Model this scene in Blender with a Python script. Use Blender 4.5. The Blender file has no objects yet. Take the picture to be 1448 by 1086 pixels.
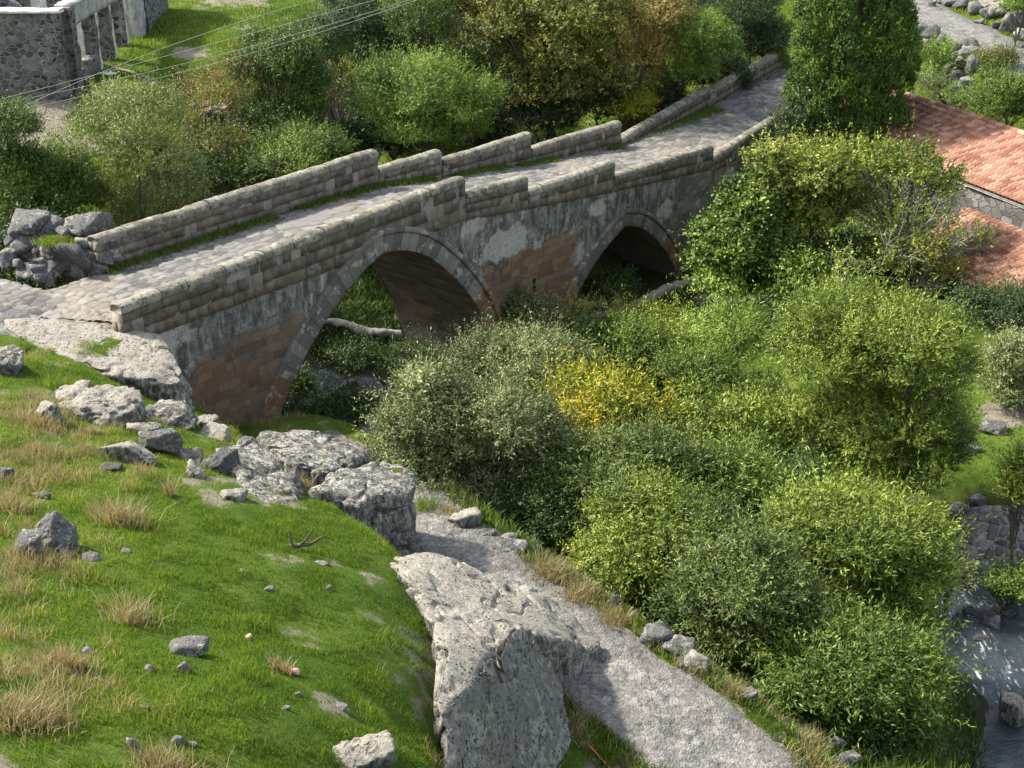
import bpy, bmesh, math, random
import numpy as np
rs=np.random.RandomState
C=bpy.context.scene.collection
R=math.radians
# ------------------------------------------------------------------ camera model (metres); a pixel of the photo gives a ray into the place
F=2000.;TH=R(25);H=18.
def ray(px,py):
    u=(px-724)/F;v=(543-py)/F
    return np.array([u,math.cos(TH)+v*math.sin(TH),-math.sin(TH)+v*math.cos(TH)])
O=np.array([0,0,H])
def atz(px,py,z):
    d=ray(px,py);return O+d*((z-H)/d[2])
def aty(px,py,y):
    d=ray(px,py);return O+d*(y/d[1])
def depth(p): return p[1]*math.cos(TH)-(p[2]-H)*math.sin(TH)
# ------------------------------------------------------------------ numpy noise
def _h(i,j,k,s=0):
    n=(i.astype(np.int64)*374761393+j.astype(np.int64)*668265263+k.astype(np.int64)*2147483647+s*974711)&0xffffffff
    n=((n^(n>>13))*1274126177)&0xffffffff
    n=(n^(n>>16))*2246822519&0xffffffff
    return ((n^(n>>15))&0xffffff)/float(0xffffff)
def vnoise(P,s=0):
    P=np.asarray(P,float);I=np.floor(P);f=P-I;I=I.astype(np.int64);w=f*f*(3-2*f)
    r=0
    for a in (0,1):
        for b in (0,1):
            for c in (0,1):
                ww=(w[:,0] if a else 1-w[:,0])*(w[:,1] if b else 1-w[:,1])*(w[:,2] if c else 1-w[:,2])
                r=r+ww*_h(I[:,0]+a,I[:,1]+b,I[:,2]+c,s)
    return r*2-1
def fbm(P,o=4,s=0,g=.5):
    r=0;a=1;P=np.asarray(P,float).copy()
    for k in range(o):
        r=r+a*vnoise(P,s+k*7);a*=g;P=P*2.03+13.7
    return r
def P3(x,y,z=None):
    x=np.asarray(x,float).ravel();y=np.asarray(y,float).ravel()
    return np.stack([x,y,np.zeros_like(x) if z is None else np.asarray(z,float).ravel()],1)
def cells2(u,v,s=0,jit=.8):
    # jittered grid voronoi: F1, F2 and cell random
    iu=np.floor(u).astype(np.int64);iv=np.floor(v).astype(np.int64)
    d1=np.full(u.shape,9.);d2=np.full(u.shape,9.);rid=np.zeros(u.shape)
    zz=np.zeros_like(iu)
    for a in (-1,0,1):
        for b in (-1,0,1):
            x=iu+a;y=iv+b
            cx=x+.5+jit*(_h(x,y,zz,s)-.5);cy=y+.5+jit*(_h(x,y,zz+1,s)-.5)
            d=np.hypot(u-cx,v-cy);r=_h(x,y,zz+2,s)
            m=d<d1;d2=np.where(m,d1,np.minimum(d2,d));rid=np.where(m,r,rid);d1=np.where(m,d,d1)
    return d1,d2,rid
def cells3(P,s=0):
    I=np.floor(P).astype(np.int64);d1=np.full(len(P),9.);rid=np.zeros(len(P))
    for a in (-1,0,1):
        for b in (-1,0,1):
            for c in (-1,0,1):
                x=I[:,0]+a;y=I[:,1]+b;z=I[:,2]+c
                q=np.stack([x+_h(x,y,z,s),y+_h(x,y,z,s+1),z+_h(x,y,z,s+2)],1)
                d=np.linalg.norm(P-q,axis=1);m=d<d1
                rid=np.where(m,_h(x,y,z,s+3),rid);d1=np.where(m,d,d1)
    return d1,rid
def sst(a,b,x):
    t=np.clip((x-a)/(b-a),0,1);return t*t*(3-2*t)
# ------------------------------------------------------------------ object helpers
def mk(name,V,faces,mat,parent=None,loc=(0,0,0),attrs=None,uv=None,smooth=False):
    V=np.asarray(V,np.float32)-np.asarray(loc,np.float32)
    faces=[np.asarray(f,np.int32) for f in faces if len(f)]
    me=bpy.data.meshes.new(name)
    me.vertices.add(len(V));me.vertices.foreach_set('co',V.ravel())
    L=np.concatenate([f.ravel() for f in faces])
    T=np.concatenate([np.full(len(f),f.shape[1],np.int32) for f in faces])
    S=np.concatenate([[0],np.cumsum(T)[:-1]]).astype(np.int32)
    me.loops.add(len(L));me.loops.foreach_set('vertex_index',L)
    me.polygons.add(len(T));me.polygons.foreach_set('loop_start',S);me.polygons.foreach_set('loop_total',T)
    if smooth: me.polygons.foreach_set('use_smooth',np.ones(len(T),bool))
    me.update(calc_edges=True)
    if uv is not None:
        l=me.uv_layers.new(name='UVMap');l.data.foreach_set('uv',np.asarray(uv,np.float32)[L].ravel())
    for k,a in (attrs or {}).items():
        t=me.attributes.new(k,'FLOAT','POINT');t.data.foreach_set('value',np.asarray(a,np.float32))
    me.materials.append(mat)
    o=bpy.data.objects.new(name,me);C.objects.link(o)
    if parent is not None: o.parent=parent
    else: o.location=loc
    return o
def tag(o,label,cat,group=None,kind=None):
    if label:o['label']=label
    if cat:o['category']=cat
    if group:o['group']=group
    if kind:o['kind']=kind
    return o
def thing(name,label,cat,loc,group=None):
    o=bpy.data.objects.new(name,None);C.objects.link(o);o.location=loc;o.empty_display_size=.3
    return tag(o,label,cat,group)
def struct(o,kind='structure'): o['kind']=kind;return o
class MB:
    def __init__(s): s.V=[];s.F={};s.n=0;s.A=[]
    def add(s,V,F,a=0.):
        V=np.asarray(V,float)
        for f in F:
            f=np.asarray(f,np.int64)
            s.F.setdefault(f.shape[1],[]).append(f+s.n)
        s.V.append(V);s.n+=len(V);s.A.append(np.full(len(V),a) if np.isscalar(a) else a)
    def build(s,name,mat,parent=None,loc=(0,0,0),smooth=False):
        return mk(name,np.concatenate(s.V),[np.concatenate(v) for v in s.F.values()],mat,parent,loc,{'tone':np.concatenate(s.A)},smooth=smooth)
def box(mb,c,ax,ay,az,a=0.,jit=0,rng=None):
    c=np.asarray(c,float);ax,ay,az=[np.asarray(q,float) for q in (ax,ay,az)]
    V=np.array([c+i*ax+j*ay+k*az for i in(-1,1) for j in(-1,1) for k in(-1,1)])
    if jit:V=V+rng.uniform(-jit,jit,V.shape)
    mb.add(V,[[[0,1,3,2],[4,6,7,5],[0,4,5,1],[2,3,7,6],[0,2,6,4],[1,5,7,3]]],a)
def tube(mb,pts,rad,sides=6,a=0.):
    pts=np.asarray(pts,float);n=len(pts);rad=np.broadcast_to(rad,(n,))
    t=np.gradient(pts,axis=0);t/=np.linalg.norm(t,axis=1)[:,None]+1e-9
    up=np.array([0,0,1.]) if abs(t[:,2]).mean()<.8 else np.array([1.,0,0])
    u=np.cross(t,up);u/=np.linalg.norm(u,axis=1)[:,None]+1e-9;v=np.cross(t,u)
    an=np.arange(sides)*2*math.pi/sides
    V=(pts[:,None]+rad[:,None,None]*(np.cos(an)[None,:,None]*u[:,None]+np.sin(an)[None,:,None]*v[:,None])).reshape(-1,3)
    i=np.arange(n-1)[:,None]*sides;j=np.arange(sides)[None];k=(j+1)%sides
    Fq=np.stack([i+j,i+k,i+sides+k,i+sides+j],-1).reshape(-1,4)
    mb.add(V,[Fq],a)
def gridfaces(n,m):
    i,j=np.meshgrid(np.arange(n-1),np.arange(m-1),indexing='ij');a=(i*m+j).ravel()
    return np.stack([a,a+m,a+m+1,a+1],1)
# ------------------------------------------------------------------ node helpers
class Mat:
    def __init__(s,name):
        s.m=bpy.data.materials.new(name);s.m.use_nodes=True;s.t=s.m.node_tree;s.t.nodes.clear()
        s.out=s.t.nodes.new('ShaderNodeOutputMaterial')
    def n(s,ty,ins=None,**pr):
        q=s.t.nodes.new('ShaderNode'+ty)
        for k,v in pr.items(): setattr(q,k,v)
        for k,v in (ins or {}).items(): s.set(q.inputs[k],v)
        return q
    def set(s,i,v):
        if isinstance(v,bpy.types.NodeSocket): s.t.links.new(v,i)
        elif isinstance(v,(tuple,list)) and i.type=='RGBA' and len(v)==3: i.default_value=(*v,1)
        else: i.default_value=v
    def mix(s,f,a,b,bl='MIX'):
        q=s.n('Mix',data_type='RGBA',blend_type=bl);s.set(q.inputs[0],f);s.set(q.inputs[6],a);s.set(q.inputs[7],b);return q.outputs[2]
    def math(s,op,a,b=0.,c=0.):
        q=s.n('Math',operation=op);s.set(q.inputs[0],a);s.set(q.inputs[1],b);s.set(q.inputs[2],c);return q.outputs[0]
    def ramp(s,f,*st,ip='LINEAR'):
        q=s.n('ValToRGB');s.set(q.inputs[0],f);r=q.color_ramp;r.interpolation=ip
        while len(r.elements)<len(st): r.elements.new(1)
        for e,(p,c) in zip(r.elements,st):
            e.position=p;e.color=(c,c,c,1) if np.isscalar(c) else (*c,1)
        return q.outputs[0]
    def step(s,x,a,b): 
        q=s.n('MapRange',interpolation_type='SMOOTHSTEP');s.set(q.inputs[0],x);q.inputs[1].default_value=a;q.inputs[2].default_value=b;return q.outputs[0]
    def noise(s,v,sc,de=4,ro=.55,di=0.): 
        return s.n('TexNoise',{'Vector':v,'Scale':sc,'Detail':de,'Roughness':ro,'Distortion':di}).outputs[0]
    def vor(s,v,sc,feat='F1',o=0,rnd=1.):
        return s.n('TexVoronoi',{'Vector':v,'Scale':sc,'Randomness':rnd},feature=feat).outputs[o]
    def obj(s): return s.n('NewGeometry').outputs['Position']
    def tc(s,k='Object'): return s.n('TexCoord').outputs[k]
    def attr(s,k): return s.n('Attribute',attribute_name=k).outputs['Fac']
    def mapv(s,v,sc=(1,1,1),rot=(0,0,0)): return s.n('Mapping',{'Vector':v,'Scale':sc,'Rotation':rot}).outputs[0]
    def bump(s,h,st,di=.02,nm=None):
        d={'Height':h,'Strength':st,'Distance':di}
        if nm is not None:d['Normal']=nm
        return s.n('Bump',d).outputs[0]
    def fin(s,col,rough=.85,nm=None,spec=.3):
        d={'Base Color':col,'Roughness':rough,'Specular IOR Level':spec}
        if nm is not None:d['Normal']=nm
        s.t.links.new(s.n('BsdfPrincipled',d).outputs[0],s.out.inputs[0]);return s.m
def leaf_mat(name,c1,c2,c3,trans=.35):
    m=Mat(name);t=m.attr('tint')
    c=m.ramp(t,(0,c1),(.5,c2),(1,c3))
    p=m.n('BsdfPrincipled',{'Base Color':c,'Roughness':.55,'Specular IOR Level':.35})
    q=m.n('BsdfTranslucent',{'Color':m.mix(1.,c,(1.25,1.3,.7),'MULTIPLY')})
    x=m.n('MixShader',{0:trans});m.t.links.new(p.outputs[0],x.inputs[1]);m.t.links.new(q.outputs[0],x.inputs[2])
    m.t.links.new(x.outputs[0],m.out.inputs[0]);return m.m
def rock_mat(name,base,pale,lich=.5,moss=.0,dark=.5,ps=1.,face=0):
    m=Mat(name);v=m.tc()
    n1=m.noise(v,1.3*ps,6,.6);n2=m.noise(v,5*ps,6,.65);n3=m.noise(m.mapv(v,(1,1.5,1)),17*ps,4,.6)
    c=m.mix(m.ramp(n2,(.35,0),(.65,1)),[q*.72 for q in base],base)
    k=m.step(m.math('ADD',m.math('MULTIPLY',n1,.55),m.math('MULTIPLY',n2,.45)),.62-.22*lich,.68-.2*lich)
    c=m.mix(k,c,m.mix(n3,pale,[q*.75 for q in pale]))
    d=m.step(m.noise(v,9*ps,5,.7,.6),.66-.14*dark,.70-.13*dark)
    c=m.mix(m.math('MULTIPLY',d,.8),c,(.045,.045,.04))
    pit=m.vor(m.mapv(v,(1,1,1)),11*ps);pk=m.step(pit,.16,.30)
    pn=m.step(m.noise(v,2.7*ps,2),.42,.6)
    pk=m.math('MAXIMUM',pk,m.math('SUBTRACT',1.,pn))
    c=m.mix(pk,(.06,.057,.05),c)
    if moss:
        nz=m.n('SeparateXYZ',{0:m.n('NewGeometry').outputs['Normal']}).outputs[2]
        mk_=m.math('MULTIPLY',m.step(m.noise(v,3.1,5,.7),.66-.2*moss,.72-.2*moss),m.step(nz,.3,.8))
        c=m.mix(mk_,c,m.mix(n3,(.06,.075,.015),(.12,.12,.03)))
    if face:  # steep sides greyed for lichen and for the shade they lie in
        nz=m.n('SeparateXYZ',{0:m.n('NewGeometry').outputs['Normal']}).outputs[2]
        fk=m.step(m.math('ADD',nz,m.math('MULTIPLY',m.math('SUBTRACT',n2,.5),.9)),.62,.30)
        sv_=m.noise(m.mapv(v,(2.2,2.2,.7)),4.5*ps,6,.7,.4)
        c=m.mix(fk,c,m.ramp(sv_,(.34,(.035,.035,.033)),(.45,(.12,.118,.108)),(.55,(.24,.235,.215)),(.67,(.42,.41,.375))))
    sp=m.noise(v,26*ps,5,.75);c=m.mix(.5,c,m.mix(m.ramp(sp,(.3,0),(.7,1)),(.45,.45,.45),(1.4,1.4,1.4)),'MULTIPLY')
    h=m.math('ADD',m.math('MULTIPLY',n3,.7),m.math('ADD',m.math('MULTIPLY',n2,1.5),m.math('ADD',m.math('MULTIPLY',sp,.5),m.math('MULTIPLY',pk,.8))))
    return m.fin(c,.93,m.bump(h,1.,.06),.2)
# ------------------------------------------------------------------ materials
M={}
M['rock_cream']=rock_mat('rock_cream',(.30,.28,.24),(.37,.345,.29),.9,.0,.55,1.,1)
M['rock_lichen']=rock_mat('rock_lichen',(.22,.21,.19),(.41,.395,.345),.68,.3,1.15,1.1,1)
M['rock_grey']=rock_mat('rock_grey',(.19,.188,.182),(.40,.385,.355),.5,.25,.7,1.5)
M['rock_dark']=rock_mat('rock_dark',(.13,.13,.13),(.26,.255,.24),.35,.1,.5,1.4)
M['stone_small']=rock_mat('stone_small',(.3,.29,.27),(.48,.46,.42),.6,.0,.1,3.)
def bridge_face():
    m=Mat('bridge_masonry');uv=m.tc('UV')
    w=m.n('TexNoise',{'Vector':uv,'Scale':1.1,'Detail':3.}).outputs['Color']
    uvw=m.n('VectorMath',{0:uv,1:m.n('VectorMath',{0:w,1:(.22,.16,0)},operation='MULTIPLY').outputs[0]},operation='ADD').outputs[0]
    br=m.n('TexBrick',{'Vector':uvw,'Color1':(0,0,0),'Color2':(1,1,1),'Mortar':(.5,.5,.5),'Scale':1.,'Mortar Size':.009,'Mortar Smooth':.6,'Bias':0.,'Brick Width':.46,'Row Height':.24},offset=.43,squash=1.5,squash_frequency=3)
    tone=br.outputs[0];jf=br.outputs[1]
    big=m.noise(uv,.45,3);mid=m.noise(uv,1.6,5,.65);fine=m.noise(uv,14,5,.65)
    brown=m.ramp(tone,(0,(.105,.075,.055)),(.25,(.19,.135,.092)),(.42,(.125,.11,.098)),(.6,(.235,.178,.125)),(.75,(.15,.115,.085)),(.88,(.11,.105,.10)),(1,(.215,.14,.088)))
    grey=m.ramp(tone,(0,(.105,.098,.088)),(.5,(.17,.155,.135)),(1,(.235,.215,.185)))
    org=m.math('ADD',m.attr('orange'),m.math('MULTIPLY',m.math('SUBTRACT',mid,.5),1.1))
    c=m.mix(m.step(org,.35,.62),grey,brown)
    c=m.mix(m.math('MULTIPLY',m.step(org,.62,1.15),.5),c,m.mix(tone,(.19,.085,.035),(.31,.155,.065)))
    c=m.mix(m.math('MULTIPLY',jf,m.step(mid,.35,.6)),c,m.mix(fine,(.13,.11,.085),(.30,.26,.20)))
    c=m.mix(m.math('MULTIPLY',m.step(m.noise(uv,3.1,6,.7),.52,.66),.55),c,m.mix(tone,(.16,.15,.135),(.30,.275,.235)))
    c=m.mix(m.math('MULTIPLY',m.step(m.noise(uv,2.3,6,.7,.3),.55,.66),.6),c,(.07,.06,.052))
    c=m.mix(.45,c,m.mix(fine,(.25,.25,.25),(1.4,1.4,1.4)),'MULTIPLY')
    # grey render that has weathered off in places
    st=m.noise(m.mapv(uv,(1.6,.5,1)),2.2,6,.7)
    pl=m.math('ADD',m.attr('plast'),m.math('MULTIPLY',m.math('SUBTRACT',m.noise(uv,2.2,7,.68),.5),1.5))
    pk=m.step(pl,.42,.62)
    pc=m.ramp(st,(.33,(.040,.038,.036)),(.45,(.088,.085,.079)),(.54,(.165,.158,.144)),(.66,(.32,.30,.262)))
    pc=m.mix(m.math('MULTIPLY',jf,.35),pc,(.05,.05,.05))
    # lighter flecks where single stones show in the dark render
    fl=m.step(m.noise(m.mapv(uv,(1,.75,1)),4.2,6,.75,.5),.53,.60)
    pc=m.mix(m.math('MULTIPLY',fl,.7),pc,m.mix(fine,(.21,.205,.19),(.34,.33,.305)))
    c=m.mix(pk,c,pc)
    pa=m.math('ADD',m.math('MULTIPLY',m.attr('pale'),1.22),m.math('MULTIPLY',m.math('SUBTRACT',m.noise(uv,1.9,7,.66,.4),.5),1.7))
    ak=m.math('MULTIPLY',m.step(pa,.52,.74),m.ramp(m.noise(uv,6.,6,.75),(.36,.35),(.5,1)))
    c=m.mix(ak,c,m.mix(st,(.26,.245,.215),(.45,.43,.385)))
    c=m.mix(m.math('MULTIPLY',m.step(m.noise(uv,7,6,.75),.60,.68),.55),c,(.05,.048,.044))
    sk_=m.step(m.noise(m.mapv(uv,(2.6,.28,1)),1.7,6,.7,.3),.56,.68)
    c=m.mix(m.math('MULTIPLY',sk_,.7),c,(.028,.027,.026))
    wk_=m.step(m.noise(m.mapv(uv,(3.4,.35,1)),1.3,6,.72,.3),.62,.70)
    c=m.mix(m.math('MULTIPLY',wk_,.65),c,(.38,.365,.325))
    h=m.math('ADD',m.math('MULTIPLY',m.math('SUBTRACT',1.,jf),m.math('SUBTRACT',1.,m.math('MULTIPLY',pk,.75))),m.math('ADD',m.math('MULTIPLY',fine,.5),m.math('ADD',m.math('MULTIPLY',pk,.5),m.math('MULTIPLY',tone,.35))))
    return m.fin(c,.92,m.bump(h,.8,.035),.15)
M['face']=bridge_face()
def vault_mat():
    m=Mat('vault_masonry');uv=m.tc('UV')
    br=m.n('TexBrick',{'Vector':uv,'Color1':(0,0,0),'Color2':(1,1,1),'Scale':1.,'Mortar Size':.010,'Mortar Smooth':.3,'Brick Width':.62,'Row Height':.24},offset=.4)
    fine=m.noise(uv,12,5,.65);mid=m.noise(uv,1.3,5,.65)
    c=m.ramp(br.outputs[0],(0,(.11,.075,.055)),(.5,(.18,.13,.095)),(.8,(.23,.165,.115)),(1,(.14,.125,.11)))
    c=m.mix(m.step(mid,.52,.68),c,(.085,.08,.076))
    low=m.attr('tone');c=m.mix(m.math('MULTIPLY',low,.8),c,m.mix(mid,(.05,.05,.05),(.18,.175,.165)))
    c=m.mix(m.math('MULTIPLY',br.outputs[1],.6),c,(.2,.17,.13))
    c=m.mix(.4,c,m.mix(fine,(.3,.3,.3),(1.3,1.3,1.3)),'MULTIPLY')
    h=m.math('ADD',m.math('SUBTRACT',1.,br.outputs[1]),m.math('MULTIPLY',fine,.5))
    return m.fin(c,.92,m.bump(h,.7,.03),.15)
M['vault']=vault_mat()
def ring_mat():
    m=Mat('voussoir_stone');uv=m.tc('UV')
    br=m.n('TexBrick',{'Vector':uv,'Color1':(0,0,0),'Color2':(1,1,1),'Scale':1.,'Mortar Size':.010,'Mortar Smooth':.3,'Brick Width':.33,'Row Height':3.},offset=0.)
    v=m.tc();fine=m.noise(v,13,5,.65);mid=m.noise(v,1.5,6,.7)
    g=m.ramp(br.outputs[0],(0,(.10,.093,.082)),(.5,(.15,.14,.122)),(1,(.21,.197,.172)))
    b=m.ramp(br.outputs[0],(0,(.16,.09,.05)),(1,(.25,.155,.085)))
    c=m.mix(m.step(m.math('ADD',m.attr('tone'),m.math('MULTIPLY',m.math('SUBTRACT',mid,.5),.9)),.4,.65),g,b)
    c=m.mix(m.math('MULTIPLY',m.step(m.noise(v,3,6,.7),.54,.62),.8),c,(.37,.355,.32))
    c=m.mix(m.math('MULTIPLY',m.step(m.noise(v,4.3,6,.7,.5),.56,.66),.75),c,(.06,.06,.058))
    c=m.mix(m.math('MULTIPLY',br.outputs[1],.7),c,(.08,.075,.065))
    h=m.math('ADD',m.math('SUBTRACT',1.,br.outputs[1]),m.math('MULTIPLY',fine,.6))
    return m.fin(c,.92,m.bump(h,.7,.03),.15)
M['ring']=ring_mat()
def parapet_mat():
    m=Mat('parapet_blocks');v=m.tc();t=m.attr('tone')
    fine=m.noise(v,15,5,.65);mid=m.noise(v,2.3,6,.65)
    c=m.ramp(t,(0,(.075,.062,.05)),(.3,(.125,.10,.077)),(.55,(.165,.135,.10)),(.7,(.105,.093,.082)),(.85,(.20,.17,.135)),(1,(.17,.08,.04)))
    c=m.mix(.35,c,(.15,.13,.105))
    c=m.mix(m.math('MULTIPLY',m.step(mid,.47,.64),.7),c,(.235,.22,.18))
    c=m.mix(m.math('MULTIPLY',m.step(m.noise(v,5,6,.72),.55,.63),.7),c,(.065,.06,.052))
    c=m.mix(.45,c,m.mix(fine,(.3,.3,.3),(1.35,1.35,1.35)),'MULTIPLY')
    h=m.math('ADD',mid,m.math('MULTIPLY',fine,.7))
    return m.fin(c,.92,m.bump(h,.8,.03),.15)
M['parapet']=parapet_mat()
def mortar_mat():
    m=Mat('lime_mortar');v=m.tc();return m.fin(m.mix(m.noise(v,8,4),(.13,.115,.095),(.30,.27,.22)),.95)
M['mortar']=mortar_mat()
def coping_mat():
    m=Mat('coping_stone');v=m.tc();t=m.attr('tone')
    fine=m.noise(v,16,5,.65);mid=m.noise(v,3.2,6,.65)
    c=m.ramp(t,(0,(.13,.12,.095)),(.5,(.185,.17,.133)),(1,(.235,.22,.18)))
    c=m.mix(m.step(mid,.48,.62),c,m.mix(fine,(.25,.24,.175),(.33,.32,.26)))
    c=m.mix(m.math('MULTIPLY',m.step(m.noise(v,8,6,.72,.4),.52,.60),.85),c,(.06,.057,.05))
    c=m.mix(m.math('MULTIPLY',m.step(m.noise(v,2.1,5,.7),.60,.68),.6),c,(.20,.18,.06))
    return m.fin(c,.93,m.bump(m.math('ADD',mid,m.math('MULTIPLY',fine,.8)),.9,.03),.15)
M['coping']=coping_mat()
def cobble_mat():
    m=Mat('cobbles');v=m.obj();t=m.attr('tone');j=m.attr('joint')
    fine=m.noise(v,22,5,.65);mid=m.noise(v,1.6,5,.6);big=m.noise(v,.35,3)
    c=m.ramp(t,(0,(.085,.083,.082)),(.4,(.145,.142,.138)),(.75,(.21,.203,.193)),(1,(.15,.125,.10)))
    c=m.mix(m.math('MULTIPLY',m.step(big,.48,.62),.55),c,(.25,.21,.165))
    c=m.mix(m.math('MULTIPLY',m.step(mid,.54,.68),.4),c,(.30,.29,.27))
    c=m.mix(m.math('MULTIPLY',j,.85),c,m.mix(m.step(m.noise(v,1.1,3),.5,.62),(.10,.09,.075),(.055,.075,.02)))
    c=m.mix(.4,c,m.mix(fine,(.35,.35,.35),(1.35,1.35,1.35)),'MULTIPLY')
    return m.fin(c,.85,m.bump(fine,.5,.02),.25)
M['cobble']=cobble_mat()
def path_mat():
    m=Mat('gravel_path');v=m.obj();e=m.attr('edge')
    cr=m.vor(m.n('VectorMath',{0:v,1:m.n('VectorMath',{0:m.n('TexNoise',{'Vector':v,'Scale':2.}).outputs['Color'],1:(.35,.35,.35)},operation='MULTIPLY').outputs[0]},operation='ADD').outputs[0],2.6,'DISTANCE_TO_EDGE')
    fine=m.noise(v,30,5,.7);peb=m.vor(v,26);mid=m.noise(v,1.4,6,.65);pn=m.noise(v,4.5,5,.7)
    c=m.mix(m.ramp(mid,(.3,0),(.7,1)),(.125,.12,.113),(.275,.265,.245))
    c=m.mix(m.math('MULTIPLY',m.step(pn,.50,.60),.6),c,(.33,.32,.30))
    c=m.mix(m.math('MULTIPLY',m.step(m.noise(v,.9,5,.7),.52,.62),.5),c,(.12,.115,.105))
    ck=m.math('MULTIPLY',m.math('SUBTRACT',1.,m.step(cr,.0,.06)),m.math('MULTIPLY',m.step(mid,.48,.62),.6))
    c=m.mix(m.math('MULTIPLY',ck,.65),c,(.09,.085,.08))
    c=m.mix(m.math('MULTIPLY',m.step(peb,.30,.18),m.step(m.noise(v,3.3,4,.6),.5,.6)),c,m.mix(pn,(.24,.235,.225),(.52,.51,.48)))
    flat=m.math('MULTIPLY',m.step(m.math('ADD',mid,m.math('MULTIPLY',m.attr('side'),-.10)),.42,.58),m.math('SUBTRACT',1.,m.step(e,.55,.95)))
    tt=m.attr('tone');c=m.mix(m.math('MULTIPLY',flat,.75),c,m.ramp(tt,(0,(.11,.108,.103)),(.5,(.175,.171,.163)),(1,(.285,.277,.26))))
    c=m.mix(m.math('MULTIPLY',m.attr('joint'),m.math('MULTIPLY',flat,.5)),c,(.085,.08,.073))
    sd_=m.step(m.math('ADD',m.attr('side'),m.math('MULTIPLY',m.math('SUBTRACT',mid,.5),1.2)),.30,.72)
    c=m.mix(m.math('MULTIPLY',sd_,.75),c,m.mix(fine,(.07,.066,.062),(.19,.18,.17)))
    c=m.mix(m.math('MULTIPLY',m.step(e,.7,1.),.5),c,m.mix(fine,(.07,.075,.04),(.17,.165,.13)))
    c=m.mix(.55,c,m.mix(fine,(.25,.25,.25),(1.45,1.45,1.45)),'MULTIPLY')
    h=m.math('ADD',m.math('MULTIPLY',pn,.6),m.math('ADD',m.math('MULTIPLY',fine,.6),m.math('SUBTRACT',m.math('MULTIPLY',peb,-.6),m.math('MULTIPLY',ck,.8))))
    vp=m.n('TexVoronoi',{'Vector':v,'Scale':15.});tc_=m.n('SeparateXYZ',{0:vp.outputs['Color']}).outputs[0]
    c=m.mix(.55,c,m.mix(tc_,(.5,.5,.5),(1.35,1.35,1.33)),'MULTIPLY')
    bl_=m.n('TexVoronoi',{'Vector':v,'Scale':4.5});t2=m.n('SeparateXYZ',{0:bl_.outputs['Color']}).outputs[0]
    c=m.mix(m.math('MULTIPLY',m.step(mid,.45,.6),.45),c,m.mix(t2,(.55,.55,.55),(1.3,1.3,1.28)),'MULTIPLY')
    return m.fin(c,.92,m.bump(h,.9,.04),.2)
M['path']=path_mat()
def terrain_mat():
    m=Mat('ground_turf');v=m.obj()
    n0=m.noise(v,.28,4,.6);n1=m.noise(v,1.3,6,.65);n2=m.noise(v,7,6,.7);n3=m.noise(v,34,4,.7)
    g=m.ramp(m.math('ADD',m.math('MULTIPLY',n0,.45),m.math('MULTIPLY',n1,.55)),(.34,(.04,.082,.012)),(.48,(.075,.13,.017)),(.6,(.12,.165,.028)),(.7,(.18,.168,.06)))
    g=m.mix(.55,g,m.mix(n2,(.35,.4,.3),(1.35,1.3,1.3)),'MULTIPLY')
    g=m.mix(.5,g,m.mix(n3,(.3,.3,.3),(1.5,1.5,1.4)),'MULTIPLY')
    d=m.math('ADD',m.attr('dirt'),m.math('MULTIPLY',m.math('SUBTRACT',n1,.5),1.3))
    dc=m.mix(n2,(.15,.12,.09),(.34,.30,.25));dc=m.mix(.5,dc,m.mix(n3,(.35,.35,.35),(1.4,1.4,1.4)),'MULTIPLY')
    c=m.mix(m.step(d,.45,.65),g,dc)
    wet=m.attr('wet');c=m.mix(m.math('MULTIPLY',wet,.9),c,m.mix(n2,(.018,.022,.012),(.05,.05,.04)))  # wet river banks, plus shade darkened into the ground under the bridge
    return m.fin(c,.95,m.bump(m.math('ADD',m.math('MULTIPLY',n2,1.),m.math('MULTIPLY',n3,.6)),.9,.08),.1)
M['terrain']=terrain_mat()
def water_mat():
    m=Mat('river_water');v=m.obj();fo=m.attr('foam')
    w=m.mapv(v,(1.,1.6,1),(0,0,R(25)))
    n=m.noise(m.mapv(v,(1.5,.34,1),(0,0,R(-14))),4.2,6,.66,1.3);n2=m.noise(w,13,5,.75,1.)
    k=m.step(m.math('ADD',fo,m.math('MULTIPLY',m.math('SUBTRACT',m.math('ADD',m.math('MULTIPLY',n,.8),m.math('MULTIPLY',n2,.2)),.5),2.6)),.62,.95)
    c=m.mix(k,(.034,.044,.052),(.66,.70,.73))
    nm=m.bump(m.math('ADD',m.noise(w,2.2,5,.6,.8),m.math('MULTIPLY',m.noise(w,8,4,.6,.6),.35)),.55,.12)
    return m.fin(c,m.mix(k,(.07,.07,.07),(.6,.6,.6)),nm,.5)
M['water']=water_mat()
def bark(name,a,b):
    m=Mat(name);v=m.tc();n=m.noise(m.mapv(v,(1,1,.25)),14,5,.65)
    return m.fin(m.mix(n,a,b),.9,m.bump(n,.7,.02),.2)
M['bark']=bark('bark_brown',(.05,.04,.03),(.15,.125,.10))
M['bark_pale']=bark('bark_pale',(.16,.145,.12),(.36,.34,.30))
M['driftwood']=bark('driftwood',(.22,.20,.17),(.42,.40,.36))
L={}
L['willow']=leaf_mat('leaf_willow_grey',(.034,.052,.015),(.125,.155,.052),(.36,.39,.18),.18)
L['willow_green']=leaf_mat('leaf_willow_green',(.028,.050,.009),(.112,.158,.034),(.32,.38,.11),.18)
L['airy']=leaf_mat('leaf_airy_yellow_green',(.032,.055,.008),(.135,.172,.026),(.35,.37,.07),.22)
L['deep']=leaf_mat('leaf_deep_green',(.014,.036,.005),(.058,.105,.015),(.20,.27,.045),.15)
L['willow_pale']=leaf_mat('leaf_willow_pale',(.034,.058,.011),(.145,.19,.042),(.38,.42,.14),.18)
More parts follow.
